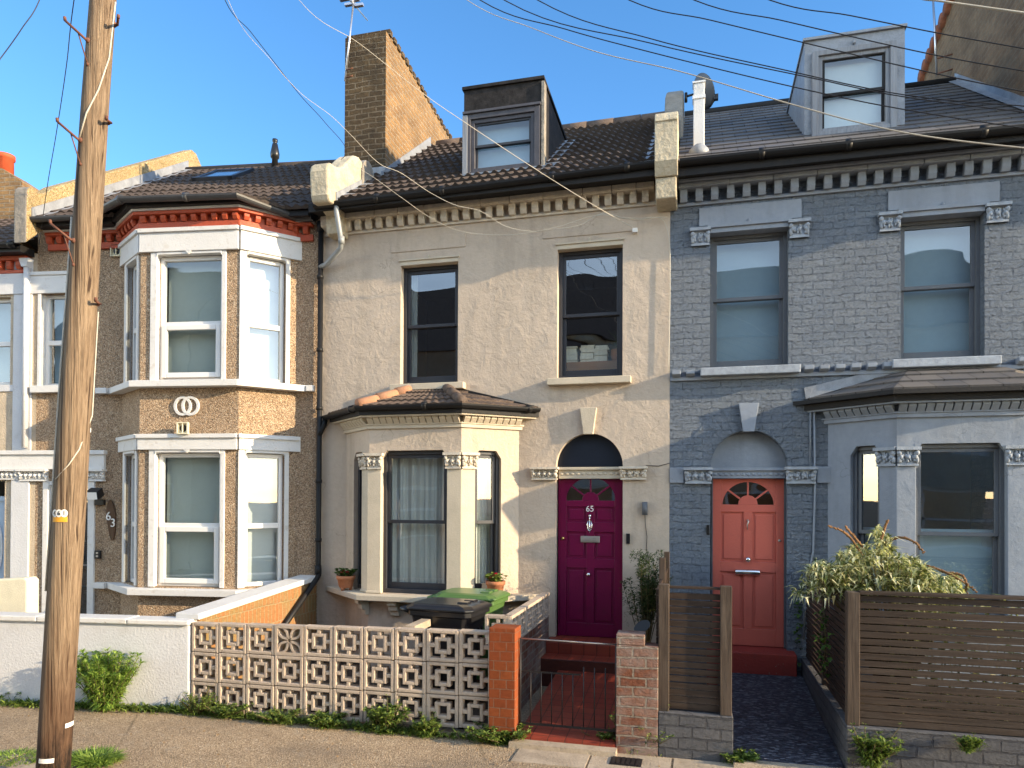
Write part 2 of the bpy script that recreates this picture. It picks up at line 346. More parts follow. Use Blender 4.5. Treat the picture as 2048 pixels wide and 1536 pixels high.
M['bin_black'] = plain('black_bin_plastic', (.014, .014, .016), .2, 4, .3, .5)
M['bin_green'] = plain('green_bin_plastic', (.075, .15, .04), .15, 4, .35, .5)
M['wire'] = plain('black_cable', (.02, .02, .024), .2, 5, .5, .4)
M['wire_pale'] = plain('pale_grey_cable', (.52, .48, .40), .2, 5, .6, .3)
M['alu'] = plain('aerial_aluminium', (.55, .56, .6), .15, 5, .3, .5, 0, 1, .8)
M['dish'] = plain('grey_dish_paint', (.11, .12, .135), .15, 6, .5, .4)
M['cream_plastic'] = plain('cream_vent_plastic', (.66, .6, .42), .1, 6, .5, .3)
M['black'] = plain('black_plastic', (.012, .012, .013), .2, 5, .35, .4)
M['number_white'] = plain('white_number_paint', (.8, .78, .74), .08, 5, .5, .3)
M['plaque'] = wood_mat('varnished_plaque', (.05, .022, .01), (.1, .045, .02), 'z', .4)
M['orange'] = plain('orange_label', (.75, .36, .04), .15, 20, .5, .3)
M['book'] = plain('book_pages', (.85, .76, .6), .2, 30, .9, .1)
M['leaf_weed'] = leaf_mat('bright_weed_leaf', (.06, .11, .02), (.21, .27, .055))
M['leaf_bush'] = leaf_mat('spring_bush_leaf', (.10, .19, .03), (.27, .37, .07))
M['leaf_budd'] = leaf_mat('silvery_glint_shrub_leaf', (.12, .15, .045), (.66, .62, .40))  # silver-green leaf, its palest tone raised to paint in sun glints
M['leaf_dark'] = leaf_mat('dark_evergreen_leaf', (.025, .045, .015), (.06, .09, .03))
M['leaf_ivy'] = leaf_mat('climber_leaf', (.03, .075, .012), (.09, .17, .03))
M['petal'] = leaf_mat('crimson_petal', (.45, .01, .04), (.6, .03, .08))
M['seed'] = plain('dry_flower_spike', (.24, .13, .06), .3, 30, .9, .1)
M['stem'] = plain('plant_stem', (.12, .1, .05), .3, 10, .9, .1)

# pole timber
t = NT('old_pole_timber'); k = t.scale(t.co, 34, 34, .8); n = t.noise(1.6, 8, .75, k, .5); cr = t.noise(1.2, 3, .5, t.scale(t.co, 34, 34, .3), .3)
m = t.ramp(n, [(.28, (.085, .055, .036)), (.45, (.20, .14, .09)), (.6, (.30, .22, .145)), (.78, (.40, .31, .21))])
m = t.mix(t.ramp(cr, [(.34, .95), (.40, 0)]), m, (.05, .03, .02))
sp = t.n('ShaderNodeSeparateXYZ'); t.l(t.co, sp.inputs[0]); hz = t.math('ADD', sp.outputs[2], t.math('MULTIPLY', t.noise(3.2, 5, .7, t.scale(t.co, 3, 3, .6)), 1.0))
m = t.mix(t.ramp(hz, [(.2, 0), (.9, 0), (.95, 0)]), m, (0, 0, 0))
low_tone = t.ramp(t.math('MULTIPLY', hz, .5), [(.45, .85), (.95, 0)]); m = t.mix(low_tone, m, (.075, .036, .02)); foot_tone = t.ramp(t.math('MULTIPLY', hz, .5), [(.4, 1), (.52, 0)])  # timber turns darker and browner towards the foot
m = t.mix(t.math('MULTIPLY', foot_tone, t.ramp(t.noise(7, 5, .7, t.scale(t.co, 2, 2, .6)), [(.42, 0), (.6, .9)])), m, (.012, .01, .009))  # blackish blotches kept to the lowest part
t.col(m).set(.85, .2); t.bump(n, .016, 1).bump(cr, .03, .9); M['pole'] = t.m
# tarmac pavement
t = NT('worn_tarmac'); v = t.vor(95, None, 'F1', 'Color'); s_ = t.n('ShaderNodeSeparateColor'); t.l(v, s_.inputs[0])
m = t.ramp(s_.outputs[0], [(0, (.20, .14, .085)), (.6, (.43, .315, .195)), (.93, (.56, .42, .275)), (1, (.75, .63, .46))])
m = t.mix(t.ramp(t.noise(.9, 6, .7), [(.35, .55), (.7, 0)]), m, (.22, .165, .11)); m = t.mix(t.ramp(t.noise(6, 6, .75), [(.55, 0), (.75, .6)]), m, (.36, .31, .24))
m = t.mix(t.ramp(t.vor(2.6), [(.012, .9), (.022, 0)]), m, (.5, .47, .42))
ck = t.ramp(t.vor(.33, t.scale(t.co, 1, 2.2, 1), 'DISTANCE_TO_EDGE'), [(.002, 1), (.007, 0)]); ck = t.math('MULTIPLY', ck, t.ramp(t.noise(1.1, 3), [(.5, 0), (.6, .5)])); m = t.mix(ck, m, (.06, .05, .035)); m = t.mix(t.ramp(t.noise(.35, 4, .6, t.scale(t.co, 1, 2.5, 1)), [(.5, 0), (.62, .4)]), m, (.17, .135, .1))
t.col(m).set(.9, .2); t.bump(t.vor(95), .010, .9).bump(t.noise(9, 5), .02, .5); M['tarmac'] = t.m
# pavement slabs
M['slab'] = plain('concrete_paving', (.42, .34, .25), .35, 5, .9, .15, .008, 60, 0, .4)
M['road'] = plain('road_asphalt', (.06, .058, .055), .3, 8, .9, .2, .008, 90)
M['kerb'] = plain('granite_kerb', (.3, .29, .28), .25, 20, .8, .2, .005, 60)
M['soil'] = plain('garden_soil', (.075, .055, .04), .4, 12, .95, .1, .02, 30)
# red quarry tiles
t = NT('red_quarry_tiles'); b = t.n('ShaderNodeTexBrick', offset=.0); b.inputs['Scale'].default_value = 1; b.inputs['Brick Width'].default_value = .155; b.inputs['Row Height'].default_value = .155
b.inputs['Mortar Size'].default_value = .004; b.inputs['Color1'].default_value = (.21, .032, .018, 1); b.inputs['Color2'].default_value = (.28, .05, .026, 1); b.inputs['Mortar'].default_value = (.06, .015, .01, 1); t.l(t.co, b.inputs['Vector'])
m = t.mix(t.ramp(t.noise(4, 6, .7), [(.5, 0), (.75, .5)]), b.outputs[0], (.1, .03, .02)); m = t.mix(t.ramp(t.noise(22, 6, .8, t.scale(t.co, 1, .25, 1, (0, 0, .6))), [(.66, 0), (.72, .35)]), m, (.4, .25, .2))
t.col(m).set(.5, .4); t.bump(b.outputs['Fac'], -.004).bump(t.noise(14, 4), .004); M['quarry'] = t.m
# slate chippings
t = NT('blue_slate_chippings'); sc = t.scale(t.co, 26, 60, 26, (0, 0, .12)); v = t.vor(1.0, sc, 'F1', 'Color'); s_ = t.n('ShaderNodeSeparateColor'); t.l(v, s_.inputs[0])
m = t.ramp(s_.outputs[0], [(0, (.012, .014, .022)), (.7, (.05, .055, .075)), (1, (.19, .20, .23))]); t.col(m).set(.55, .4); t.bump(s_.outputs[1], .02, .9).bump(t.vor(1.0, sc), .02, .8); M['slatechip'] = t.m
# slate roof
t = NT('roof_slate'); n = t.noise(5, 5, .7); v = planevec(t)
b = t.n('ShaderNodeTexBrick', offset=.5); b.inputs['Scale'].default_value = 1; b.inputs['Brick Width'].default_value = .3; b.inputs['Row Height'].default_value = .3; b.inputs['Mortar Size'].default_value = .006
b.inputs['Color1'].default_value = (.075, .075, .082, 1); b.inputs['Color2'].default_value = (.13, .12, .115, 1); b.inputs['Mortar'].default_value = (.02, .02, .02, 1)
UVs = t.n('ShaderNodeUVMap'); t.l(UVs.outputs[0], b.inputs['Vector'])
m = t.mix(t.ramp(n, [(.4, 0), (.7, .45)]), b.outputs[0], (.17, .14, .105)); t.col(m).set(.6, .35); t.bump(t.noise(30, 4), .004); M['slate'] = t.m

# ------------------------------------------------------------------ shared builders
def roof_courses(mb, A, B, D, C, n, amp=.022, period=.15, lift=.03, seg=6):
    """stepped, waved tile courses on the quad A-B (eave) to D-C (top); returns uv list for slates"""
    A, B, C, D = map(Vector, (A, B, C, D)); nrm = (B - A).cross(D - A).normalized()
    if nrm.z < 0: nrm = -nrm
    W = (B - A).length; ns = max(2, int(W / period * seg)) if amp else 2
    for k in range(n):
        rows = []
        for s, lf in ((k / n, 0), (k / n, lift), ((k + 1.06) / n, .002)):
            l, r = A.lerp(D, min(s, 1)), B.lerp(C, min(s, 1)); jit = .004 * math.sin(k * 2.3)
            rows.append([tuple(l.lerp(r, i / ns) + nrm * (lf + (amp * (.5 - .5 * math.cos(2 * math.pi * (W * i / ns) / period)) if lf or s > k / n else -.002) + jit)) for i in range(ns + 1)])
        m = ns + 1; pts = [p for r in rows for p in r]
        mb.add(pts, [(j * m + i, j * m + i + 1, (j + 1) * m + i + 1, (j + 1) * m + i) for j in range(2) for i in range(ns)])

def pane(parent, fr, u0, u1, z0, z1, v, mat): 
    mb = MB(fr); mb.quad((u0, v, z0), (u1, v, z0), (u1, v, z1), (u0, v, z1)); return obj('pane', mb, mat, parent)
def frame_ring(mb, u0, u1, z0, z1, v0, v1, w, wb=None, wt=None):
    wb = wb or w; wt = wt or w
    mb.box(u0, u0 + w, v0, v1, z0, z1); mb.box(u1 - w, u1, v0, v1, z0, z1)
    mb.box(u0 + w, u1 - w, v0, v1, z0, z0 + wb); mb.box(u0 + w, u1 - w, v0, v1, z1 - wt, z1)
def blind(parent, fr, u0, u1, z0, z1, v, mat, name='blind', wave=0):
    mb = MB(fr)
    if not wave: mb.quad((u0, v, z0), (u1, v, z0), (u1, v, z1), (u0, v, z1))
    else:
        n = 90; pts = []
        for i in range(n + 1):
            u = u0 + (u1 - u0) * i / n; vv = v + wave * (math.sin(i * .55 + 1.3 * math.sin(i * .13)) + .4 * math.sin(i * 1.7)); pts += [(u, vv, z0), (u, vv, z1)]
        mb.add(pts, [(2 * i, 2 * i + 2, 2 * i + 3, 2 * i + 1) for i in range(n)], True)
    return obj(name, mb, mat, parent)
def sash_window(house, fr, u0, u1, z0, z1, fm, gm, mid=.5, d=.1, w=.055, bl=None, label=None):
    """box sash: outer frame, upper sash in front, lower sash behind it"""
    mb = MB(fr); frame_ring(mb, u0, u1, z0, z1, d, d + .1, w * .8, w, w * .8)
    wn_ = obj('window', mb, fm, house, .003)
    if label: wn_['label'] = label
    a, b, c, e = u0 + w * .8, u1 - w * .8, z0 + w, z1 - w * .8; zm = c + (e - c) * mid
    for nm, za, zb, v in (('upper_sash', zm - .02, e, d + .025), ('lower_sash', c, zm + .02, d + .062)):
        m2 = MB(fr); frame_ring(m2, a, b, za, zb, v, v + .035, .042, .042 if nm[0] == 'u' else .075, .042); obj(nm, m2, fm, wn_, .003)
        pane(wn_, fr, a + .04, b - .04, za + .03, zb - .03, v + .018, gm)
    if bl: 
        for args in bl: blind(wn_, fr, u0 + args[0] * (u1 - u0), u0 + args[1] * (u1 - u0), z0 + args[2] * (z1 - z0), z0 + args[3] * (z1 - z0), d + args[4], *args[5:])
    return wn_
def upvc_window(house, fr, u0, u1, z0, z1, mid, d=.09, w=.06, casement=True, bl=None, gm=None):
    mb = MB(fr); frame_ring(mb, u0, u1, z0, z1, d, d + .07, w); zm = z0 + (z1 - z0) * mid
    mb.box(u0 + w, u1 - w, d + .002, d + .068, zm - .035, zm + .035); wn_ = obj('window', mb, M['upvc'], house, .006)
    gm = gm or M['glass_matte']
    pane(wn_, fr, u0 + w - .01, u1 - w + .01, zm + .03, z1 - w + .01, d + .035, gm)
    if casement:
        m2 = MB(fr); frame_ring(m2, u0 + w * .7, u1 - w * .7, z0 + w * .7, zm - .012, d - .028, d + .03, .07); obj('casement', m2, M['upvc'], wn_, .008)
        pane(wn_, fr, u0 + w * .7 + .06, u1 - w * .7 - .06, z0 + w * .7 + .06, zm - .075, d - .002, gm)
    else: pane(wn_, fr, u0 + w - .01, u1 - w + .01, z0 + w - .01, zm - .03, d + .035, gm)
    if bl: blind(wn_, fr, u0 + .02, u1 - .02, z0 + .02, z1 - .02, d + .16, bl)
    return wn_
def capital(house, fr, u0, u1, z0, z1, v, mat, depth=.07, seed=1):
    """carved foliage capital: abacus slab over a block of leaves and rosettes"""
    r = random.Random(seed); mb = MB(fr); h = z1 - z0; wd = u1 - u0
    mb.box(u0 - .012, u1 + .012, v - depth - .02, v, z1 - h * .17, z1); mb.box(u0 + .015, u1 - .015, v - depth * .45, v, z0, z1 - h * .17); mb.box(u0 + .005, u1 - .005, v - depth * .62, v, z0, z0 + h * .12)
    n = max(2, round(wd / .075))
    for i in range(n):
        c = u0 + wd * (i + .5) / n
        mb.blob((c, v - depth * .65, z0 + h * .47), (wd / n * .34, .03, h * .15), 8, 5)
        for k in range(5):
            a = 2 * math.pi * k / 5 + r.random(); mb.blob((c + math.cos(a) * wd / n * .33, v - depth * .55, z0 + h * .47 + math.sin(a) * h * .2), (wd / n * .2, .022, h * .12), 6, 4)
    for x in (u0 + .02, u1 - .02): mb.blob((x, v - depth * .7, z0 + h * .68), (.026, .03, h * .15), 8, 5); mb.blob((x, v - depth * .55, z0 + h * .32), (.02, .025, h * .2), 8, 5)
    return obj('capital', mb, mat, house)
def offs(plan, o):
    """offset an open plan polyline outward (towards -y); its ends stay on the wall line y=plan[0].y"""
    pl = [Vector((p[0], p[1], 0)) for p in plan]; ns = []
    for a, b in zip(pl, pl[1:]): d = (b - a).normalized(); ns.append(Vector((d.y, -d.x, 0)))
    out = []
    for i in range(len(pl)):
        if i in (0, len(pl) - 1):
            n = ns[0] if i == 0 else ns[-1]; d = (pl[1] - pl[0]) if i == 0 else (pl[-1] - pl[-2]); q = pl[i] + n * o
            k = (pl[i].y - q.y) / d.y; out.append(q + d * k)
        else:
            n1, n2 = ns[i - 1], ns[i]; out.append(pl[i] + (n1 + n2) * (o / (1 + n1.dot(n2))))
    return [(p.x, p.y) for p in out]
def band(mb, plan, o0, o1, z0, z1):
    """moulding following the plan from offset o0 (inner) to o1 (outer)"""
    i, e = offs(plan, o0), offs(plan, o1); n = len(plan)
    pts = [(*p, z0) for p in i] + [(*p, z0) for p in e] + [(*p, z1) for p in e] + [(*p, z1) for p in i]
    fs = []
    for k in range(n - 1):
        for a, b in ((0, 1), (1, 2), (2, 3), (3, 0)): fs.append((a * n + k, b * n + k, b * n + k + 1, a * n + k + 1))
    fs += [(0, n, 2 * n, 3 * n), (n - 1, 4 * n - 1, 3 * n - 1, 2 * n - 1)]
    mb.add(pts, fs)
def facet(base, a, b):
    """frame with x along a->b (plan points in base space), y pointing into the house"""
    d = Vector((b[0] - a[0], b[1] - a[1], 0)); L = d.length; d.normalize()
    return base @ Matrix(((d.x, -d.y, 0, a[0]), (d.y, d.x, 0, a[1]), (0, 0, 1, 0), (0, 0, 0, 1))), L
def dentils(mb, fr, u0, u1, z0, z1, proj, pitch, width, v=0):
    mb.at(fr); n = int((u1 - u0) / pitch)
    for i in range(n + 1):
        u = u0 + i * pitch + rnd.uniform(-.004, .004)
        if u + width < u1: mb.prism([(v, z0 + .012), (v - proj * .72, z0), (v - proj, z0 + .045), (v - proj, z1), (v, z1)], 'x', u, u + width)
def keystone(house, fr, c, z0, z1, w0, w1, mat, d=.055):
    mb = MB(fr); q = [(c - w0 / 2, z0), (c + w0 / 2, z0), (c + w1 / 2, z1), (c - w1 / 2, z1)]; mb.prism(q, 'y', -d, .02); return obj('keystone', mb, mat, house, .006)
def panel_door(house, fr, u0, u1, z0, z1, v, mat, rows, glass, label):
    """panelled door with a sunburst fanlight of four panes in its head"""
    w = u1 - u0; mb = MB(fr); st = .085 * w / .78; c = (u0 + u1) / 2; fr_ = .085
    zs = [z0 + (z1 - z0) * r for r in rows]                    # rail boundaries bottom->top in pairs (panel bottom, panel top)
    fz = z0 + (z1 - z0) * glass[0]; rad = glass[1] * w; d0, d1 = v, v + .045
    mb.box(u0, u0 + st, d0, d1, z0, z1); mb.box(u1 - st, u1, d0, d1, z0, z1); mb.box(c - .05, c + .05, d0, d1, zs[0], zs[-1])
    edges = [z0] + zs + [fz]
    for a, b in zip(edges[::2], edges[1::2]):
        mb.box(u0 + st, u1 - st, d0 + .001, d1 - .001, a, b)
    for a, b in zip(zs[::2], zs[1::2]):                        # recessed panels with a raised field
        for x0, x1 in ((u0 + st, c - .05), (c + .05, u1 - st)):
            mb.box(x0, x1, d0 + .022, d1, a, b); mb.box(x0 + .035, x1 - .035, d0 + .010, d0 + .024, a + .035, b - .035)
    # head with half-round opening
    N = 20; arc = [(c - rad * math.cos(math.pi * i / N), fz + rad * .93 * math.sin(math.pi * i / N)) for i in range(N + 1)]
    for i in range(N):
        p, q = arc[i], arc[i + 1]; mb.quad((p[0], d0, p[1]), (q[0], d0, q[1]), (q[0], d0, z1), (p[0], d0, z1)); mb.quad((p[0], d0, p[1]), (p[0], d1, p[1]), (q[0], d1, q[1]), (q[0], d0, q[1]))
    mb.box(u0 + st, c - rad, d0 + .0005, d1, fz, z1); mb.box(c + rad, u1 - st, d0 + .0005, d1, fz, z1)
    for a in (0.22, .5, .78):                                  # sunburst bars
        an = math.pi * a; dx, dz = -math.cos(an), math.sin(an) * .93; px, pz = -dz, dx; hw = .011; b0 = .13 * w
        q = [(c + dx * b0 + px * hw, fz + dz * b0 + pz * hw), (c + dx * b0 - px * hw, fz + dz * b0 - pz * hw), (c + dx * rad * 1.01 - px * hw, fz + dz * rad * 1.01 - pz * hw), (c + dx * rad * 1.01 + px * hw, fz + dz * rad * 1.01 + pz * hw)]
        mb.prism(q, 'y', d0 + .004, d0 + .034)
    hub = [(c - .14 * w * math.cos(math.pi * i / 8), fz + .14 * w * math.sin(math.pi * i / 8)) for i in range(9)]; mb.prism(hub, 'y', d0 + .003, d0 + .035)
    dr = obj('door', mb, mat, house, .004); dr['label'] = label
    g = MB(fr); g.poly([(c - rad * 1.02, d0 + .025, fz - .005)] + [(c - rad * 1.02 * math.cos(math.pi * i / N), d0 + .025, fz + rad * .95 * math.sin(math.pi * i / N)) for i in range(1, N)] + [(c + rad * 1.02, d0 + .025, fz - .005)])
    obj('fanlight_glass', g, M['glass_old'], dr)
    return dr
def tile_mb(*a, **k): mb = MB(); roof_courses(mb, *a, **k); return mb
def gutter(mb, path, r=.06):
    path = [Vector(p) for p in path]; n = 8; pts = []
    for i, p in enumerate(path):
        t = (path[min(i + 1, len(path) - 1)] - path[max(i - 1, 0)]); t.z = 0; t.normalize(); o = Vector((t.y, -t.x, 0))
        for k in range(n + 1): a = math.pi * k / n; pts.append(p + o * (r * math.cos(a)) - Vector((0, 0, r * math.sin(a))))
        for k in range(n, -1, -1): a = math.pi * k / n; pts.append(p + o * ((r - .008) * math.cos(a)) - Vector((0, 0, (r - .008) * math.sin(a))))
    m = 2 * (n + 1)
    mb.add(pts, [(i * m + k, i * m + (k + 1) % m, (i + 1) * m + (k + 1) % m, (i + 1) * m + k) for i in range(len(path) - 1) for k in range(m)] + [tuple(range(m)), tuple(range((len(path) - 1) * m, len(path) * m))], False)
    for i in range(len(path) - 1):
        L = (path[i + 1] - path[i]).length
        for j in range(1, int(L / .9) + 1):
            c = path[i].lerp(path[i + 1], j * .9 / L); d = (path[i + 1] - path[i]).normalized()
            mb.tube([c - d * .03 - Vector((0, 0, .012)), c + d * .03 - Vector((0, 0, .012))], r * .98, 10)

def curve(pts, n=8):
    out = []; P_ = [pts[0] * 2 - pts[1]] + pts + [pts[-1] * 2 - pts[-2]]
    for i in range(1, len(P_) - 2):                                            # centripetal, so long spans do not overshoot
        a, b, c, d = P_[i - 1:i + 3]; t0 = 0; t1 = max((b - a).length, 1e-6) ** .5; t2 = t1 + max((c - b).length, 1e-6) ** .5; t3 = t2 + max((d - c).length, 1e-6) ** .5
        for k in range(n):
            t_ = t1 + (t2 - t1) * k / n
            A1 = a * ((t1 - t_) / t1) + b * (t_ / t1); A2 = b * ((t2 - t_) / (t2 - t1)) + c * ((t_ - t1) / (t2 - t1)); A3 = c * ((t3 - t_) / (t3 - t2)) + d * ((t_ - t2) / (t3 - t2))
            B1 = A1 * ((t2 - t_) / t2) + A2 * (t_ / t2); B2 = A2 * ((t3 - t_) / (t3 - t1)) + A3 * ((t_ - t1) / (t3 - t1)); out.append(B1 * ((t2 - t_) / (t2 - t1)) + B2 * ((t_ - t1) / (t2 - t1)))
    return out + [pts[-1]]
# ================================================================== THE SETTING
mb = MB(); mb.quad((-80, -6.2, 0), (80, -6.2, 0), (80, 30, 0), (-80, 30, 0)); struct('pavement', mb, M['tarmac'])
mb = MB(); mb.quad((-900, -900, -.13), (900, -900, -.13), (900, 900, -.13), (-900, 900, -.13)); struct('road', mb, M['road'])
mb = MB()
for i in range(-40, 40): mb.box(i * .9, i * .9 + .89, -6.35, -6.2, -.13, .005)
struct('kerb', mb, M['kerb'])
mb = MB(); mb.box(-5.05, -1.85, -2.35, 0, -.05, .06); struct('garden_ground', mb, M['soil'])
mb = MB(); mb.box(-10, -5.3, -2.35, 0, -.05, .05); struct('paved_yard', mb, M['slab'])
mb = MB(); mb.box(1.25, 4.3, -2.4, 0, -.05, .2); struct('planting_bed', mb, M['soil'])
# paving slabs at the foot of the pole and in front of the gates
mb = MB()
for (x, y, sx, sy) in ((-6.3, -4.55, .75, .6), (-5.52, -4.6, .5, .62), (-1.5, -3.05, .62, .42), (-.86, -3.05, .66, .42), (-.18, -3.0, .6, .38), (.44, -3.0, .7, .38)):
    mb.box(x, x + sx, y, y + sy, -.03, .006 + rnd.random() * .004)
struct('paving_slabs', mb, M['slab'])
mb = MB(); mb.prism([(-2.62, -.05), (-2.62, .07), (-.62, .2), (-.62, -.05)], 'x', -1.56, -.68); struct('tiled_path', mb, M['quarry'])
mb = MB(); mb.prism([(-2.6, -.05), (-2.6, .035), (-.2, .215), (-.2, -.05)], 'x', .24, 1.16); struct('slate_path', mb, M['slatechip'])
mb = MB(); mb.box(-1.6, -.66, -2.74, -2.62, -.03, .05); mb.box(.3, 1.14, -2.72, -2.6, -.03, .045); struct('path_edging', mb, M['slab'])
cv = PZ(1252, 1524, .006); mb = MB()
mb.box(cv.x - .13, cv.x + .13, cv.y - .09, cv.y + .09, -.02, .012)
for i in range(6): mb.box(cv.x - .115 + i * .04, cv.x - .09 + i * .04, cv.y - .08, cv.y + .08, .0122, .018)
tag(obj('stopcock_cover', mb, M['iron']), 'small ribbed iron cover set in the paving in front of the brick wall', 'cover')
# dead leaves and grit
mb = MB(); mb.keep = True; rl = random.Random(12)
for i in range(420):
    x, y = rl.uniform(-8, 3.5), -2.65 - abs(rl.gauss(0, .9)) - .02
    if y < -5.5: continue
    a, L = rl.uniform(0, 6.28), rl.uniform(.006, .03)
    mb.add([(x, y, .007), (x + L * math.cos(a), y + L * math.sin(a), .012), (x + L * .6 * math.cos(a + 1.2), y + L * .6 * math.sin(a + 1.2), .016)], [(0, 1, 2)])
tag(obj('leaf_litter', mb, plain('dead_leaf', (.28, .18, .09), .5, 30, .9, .1)), 'scattered dead leaves and grit on the pavement', 'litter', None, 'stuff')

# ================================================================== HOUSE 65 (beige render)
H65 = thing('terraced_house', 'beige rendered terraced house with plum front door, square dark dormer and small tiled bay', 'house', (-2.7, 0, 0))
m = MB()
W1 = (-3.84, -3.03, 3.71, 5.39); W2 = (-1.71, -.89, 3.71, 5.43)
m.wall(-5.05, -.32, 0, 6.12, [W1, W2, (-1.72, -.88, 0, 3.02, 'arch', .14), (-4.45, -2.4, .95, 3.0, 'bay')], .13)
m.quad((-.32, 0, 0), (-.32, 8, 0), (-.32, 8, 6.12), (-.32, 0, 6.12)); m.quad((-5.05, 0, 0), (-5.05, 8, 0), (-5.05, 8, 6.12), (-5.05, 0, 6.12))
m.quad((-5.05, 8, 0), (-.32, 8, 0), (-.32, 8, 6.12), (-5.05, 8, 6.12))
obj('wall', m, M['render65'], H65)
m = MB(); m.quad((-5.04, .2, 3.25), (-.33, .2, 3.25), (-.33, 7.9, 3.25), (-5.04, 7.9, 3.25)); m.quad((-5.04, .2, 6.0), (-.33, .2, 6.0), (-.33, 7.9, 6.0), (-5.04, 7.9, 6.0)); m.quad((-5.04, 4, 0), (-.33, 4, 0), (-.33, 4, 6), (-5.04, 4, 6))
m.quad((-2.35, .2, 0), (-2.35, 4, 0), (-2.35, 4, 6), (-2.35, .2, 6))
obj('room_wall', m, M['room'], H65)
# cornice
m = MB(); dentils(m, ID, -4.78, -.5, 5.82, 5.955, .10, .153, .082); m.box(-5.04, -.33, -.03, .0, 5.79, 5.835)
x = -4.86
while x < -.5:
    L = rnd.uniform(.26, .5); m.box(x, min(x + L, -.5) - .006, -.145 + rnd.uniform(-.004, .004), 0, 5.955, 6.035); x += L
m.prism([(-.02, 5.84), (-.12, 5.9), (-.13, 6.03), (0, 6.03)], 'x', -4.97, -4.87)
obj('cornice', m, M['carve65'], H65, .006)
m = MB(); m.box(-5.0, -.42, -.36, -.02, 6.036, 6.075); m.box(-5.0, -.42, -.385, -.36, 5.99, 6.1); obj('fascia', m, M['fascia'], H65)
m = MB(); gutter(m, [(-4.9, -.40, 6.07), (-2.6, -.405, 6.09), (-.47, -.41, 6.13)], .062); obj('gutter', m, M['black_plastic'], H65)
# raised lintels, sills
for a, b, c, d, nm in ((-3.98, -2.93, 5.49, 5.665, 'lintel'), (-1.9, -.72, 5.5, 5.675, 'lintel')):
    m = MB(); m.box(a, b, -.012, .004, c, d); obj(nm, m, M['render65'], H65, .004)
for (a, b, c, d) in (W1, W2):
    m = MB(); m.box(a - .005, b + .005, -.012, .13, d - .085, d - .03); m.box(a - .02, b + .02, -.03, .02, d - .03, d - .008); m.blob(((a + b) / 2, -.02, d + .01), (.018, .012, .025), 6, 4); obj('lintel_moulding', m, M['stone65'], H65, .003)
    m = MB(); m.box(a - .11, b + .11, -.105, .13, c - .085, c - .0); obj('sill', m, M['stone65'], H65, .008)
sash_window(H65, ID, W1[0], W1[1], W1[2] + .001, W1[3] - .086, M['dark_frame'], M['glass_old'], .5, .1, .055, [(.06, .17, .03, .97, .16, M['curtain'], 'curtain', .012)], 'left upstairs window with a strip of pale curtain')
w2 = sash_window(H65, ID, W2[0], W2[1], W2[2] + .001, W2[3] - .086, M['dark_frame'], M['glass_old'], .5, .1)
# arch, keystone, imposts, transom, door
keystone(H65, ID, -1.305, 3.005, 3.335, .12, .21, M['stone65'], .06)
capital(H65, ID, -2.03, -1.69, 2.44, 2.6, 0, M['carve65'], .075, 3); capital(H65, ID, -.91, -.59, 2.44, 2.6, 0, M['carve65'], .075, 4)
m = MB(); m.box(-1.69, -.91, .03, .14, 2.455, 2.6); m.box(-1.69, -.91, .0, .14, 2.565, 2.6)
for i in range(11): m.blob((-1.655 + i * .07, .03, 2.515), (.032, .012, .018), 8, 4)
obj('transom', m, M['stone65'], H65, .004)
m = MB(); N = 20; m.poly([(-1.3 - .43, .11, 2.58)] + [(-1.3 - .43 * math.cos(math.pi * i / N), .11, 2.6 + .43 * math.sin(math.pi * i / N)) for i in range(N + 1)] + [(-1.3 + .43, .11, 2.58)])
obj('arch_panel', m, plain('navy_panel_paint', (.011, .015, .026), .2, 5, .4, .4), H65)
d65 = panel_door(H65, ID, -1.685, -.905, .47, 2.45, .105, M['door65'], [.085, .435, .495, .665, .725, .825], (.865, .40), 'plum gloss front door numbered 65')
obj('house_number', text_mb('65', .105, .004, Matrix.Translation((-1.3, .1, 2.075)), 'CENTER'), M['number_white'], d65)
m = MB(); m.tube([(-1.3, .1, 1.99), (-1.3, .085, 1.99)], .018, 10); m.tube([(-1.3, .075, 1.985), (-1.3, .07, 1.92)], .009, 8)
m.tube([(-1.318, .075, 1.93), (-1.33, .066, 1.88), (-1.32, .066, 1.82), (-1.3, .07, 1.79), (-1.28, .066, 1.82), (-1.27, .066, 1.88), (-1.282, .075, 1.93)], .006, 6); m.tube([(-1.3, .072, 1.93), (-1.3, .07, 1.77)], [.014, .004], 8)
obj('door_knocker', m, M['chrome'], d65)
m = MB(); m.box(-1.415, -1.175, .088, .106, 1.655, 1.735); m.box(-1.385, -1.205, .08, .09, 1.672, 1.718); obj('letterbox', m, M['pewter'], d65, .004)
m = MB(); m.tube([(-1.31, .105, 1.255), (-1.31, .075, 1.255)], .012, 10); m.blob((-1.31, .058, 1.255), .028, 10, 6); obj('door_knob', m, M['chrome'], d65)
m = MB(); m.tube([(-1.645, .106, 1.7), (-1.645, .09, 1.7)], .02, 12); obj('lock', m, M['brass'], d65)
m = MB(); m.box(-1.70, -1.686, .09, .14, .46, 2.456); m.box(-.904, -.89, .09, .14, .46, 2.456); obj('door_frame', m, M['door65'], H65)
m = MB(); m.box(-1.8, -.8, -.32, .2, .0, .465); m.box(-1.84, -.78, -.62, -.322, .0, .33); s65 = obj('doorstep', m, M['quarry'], H65, .012)
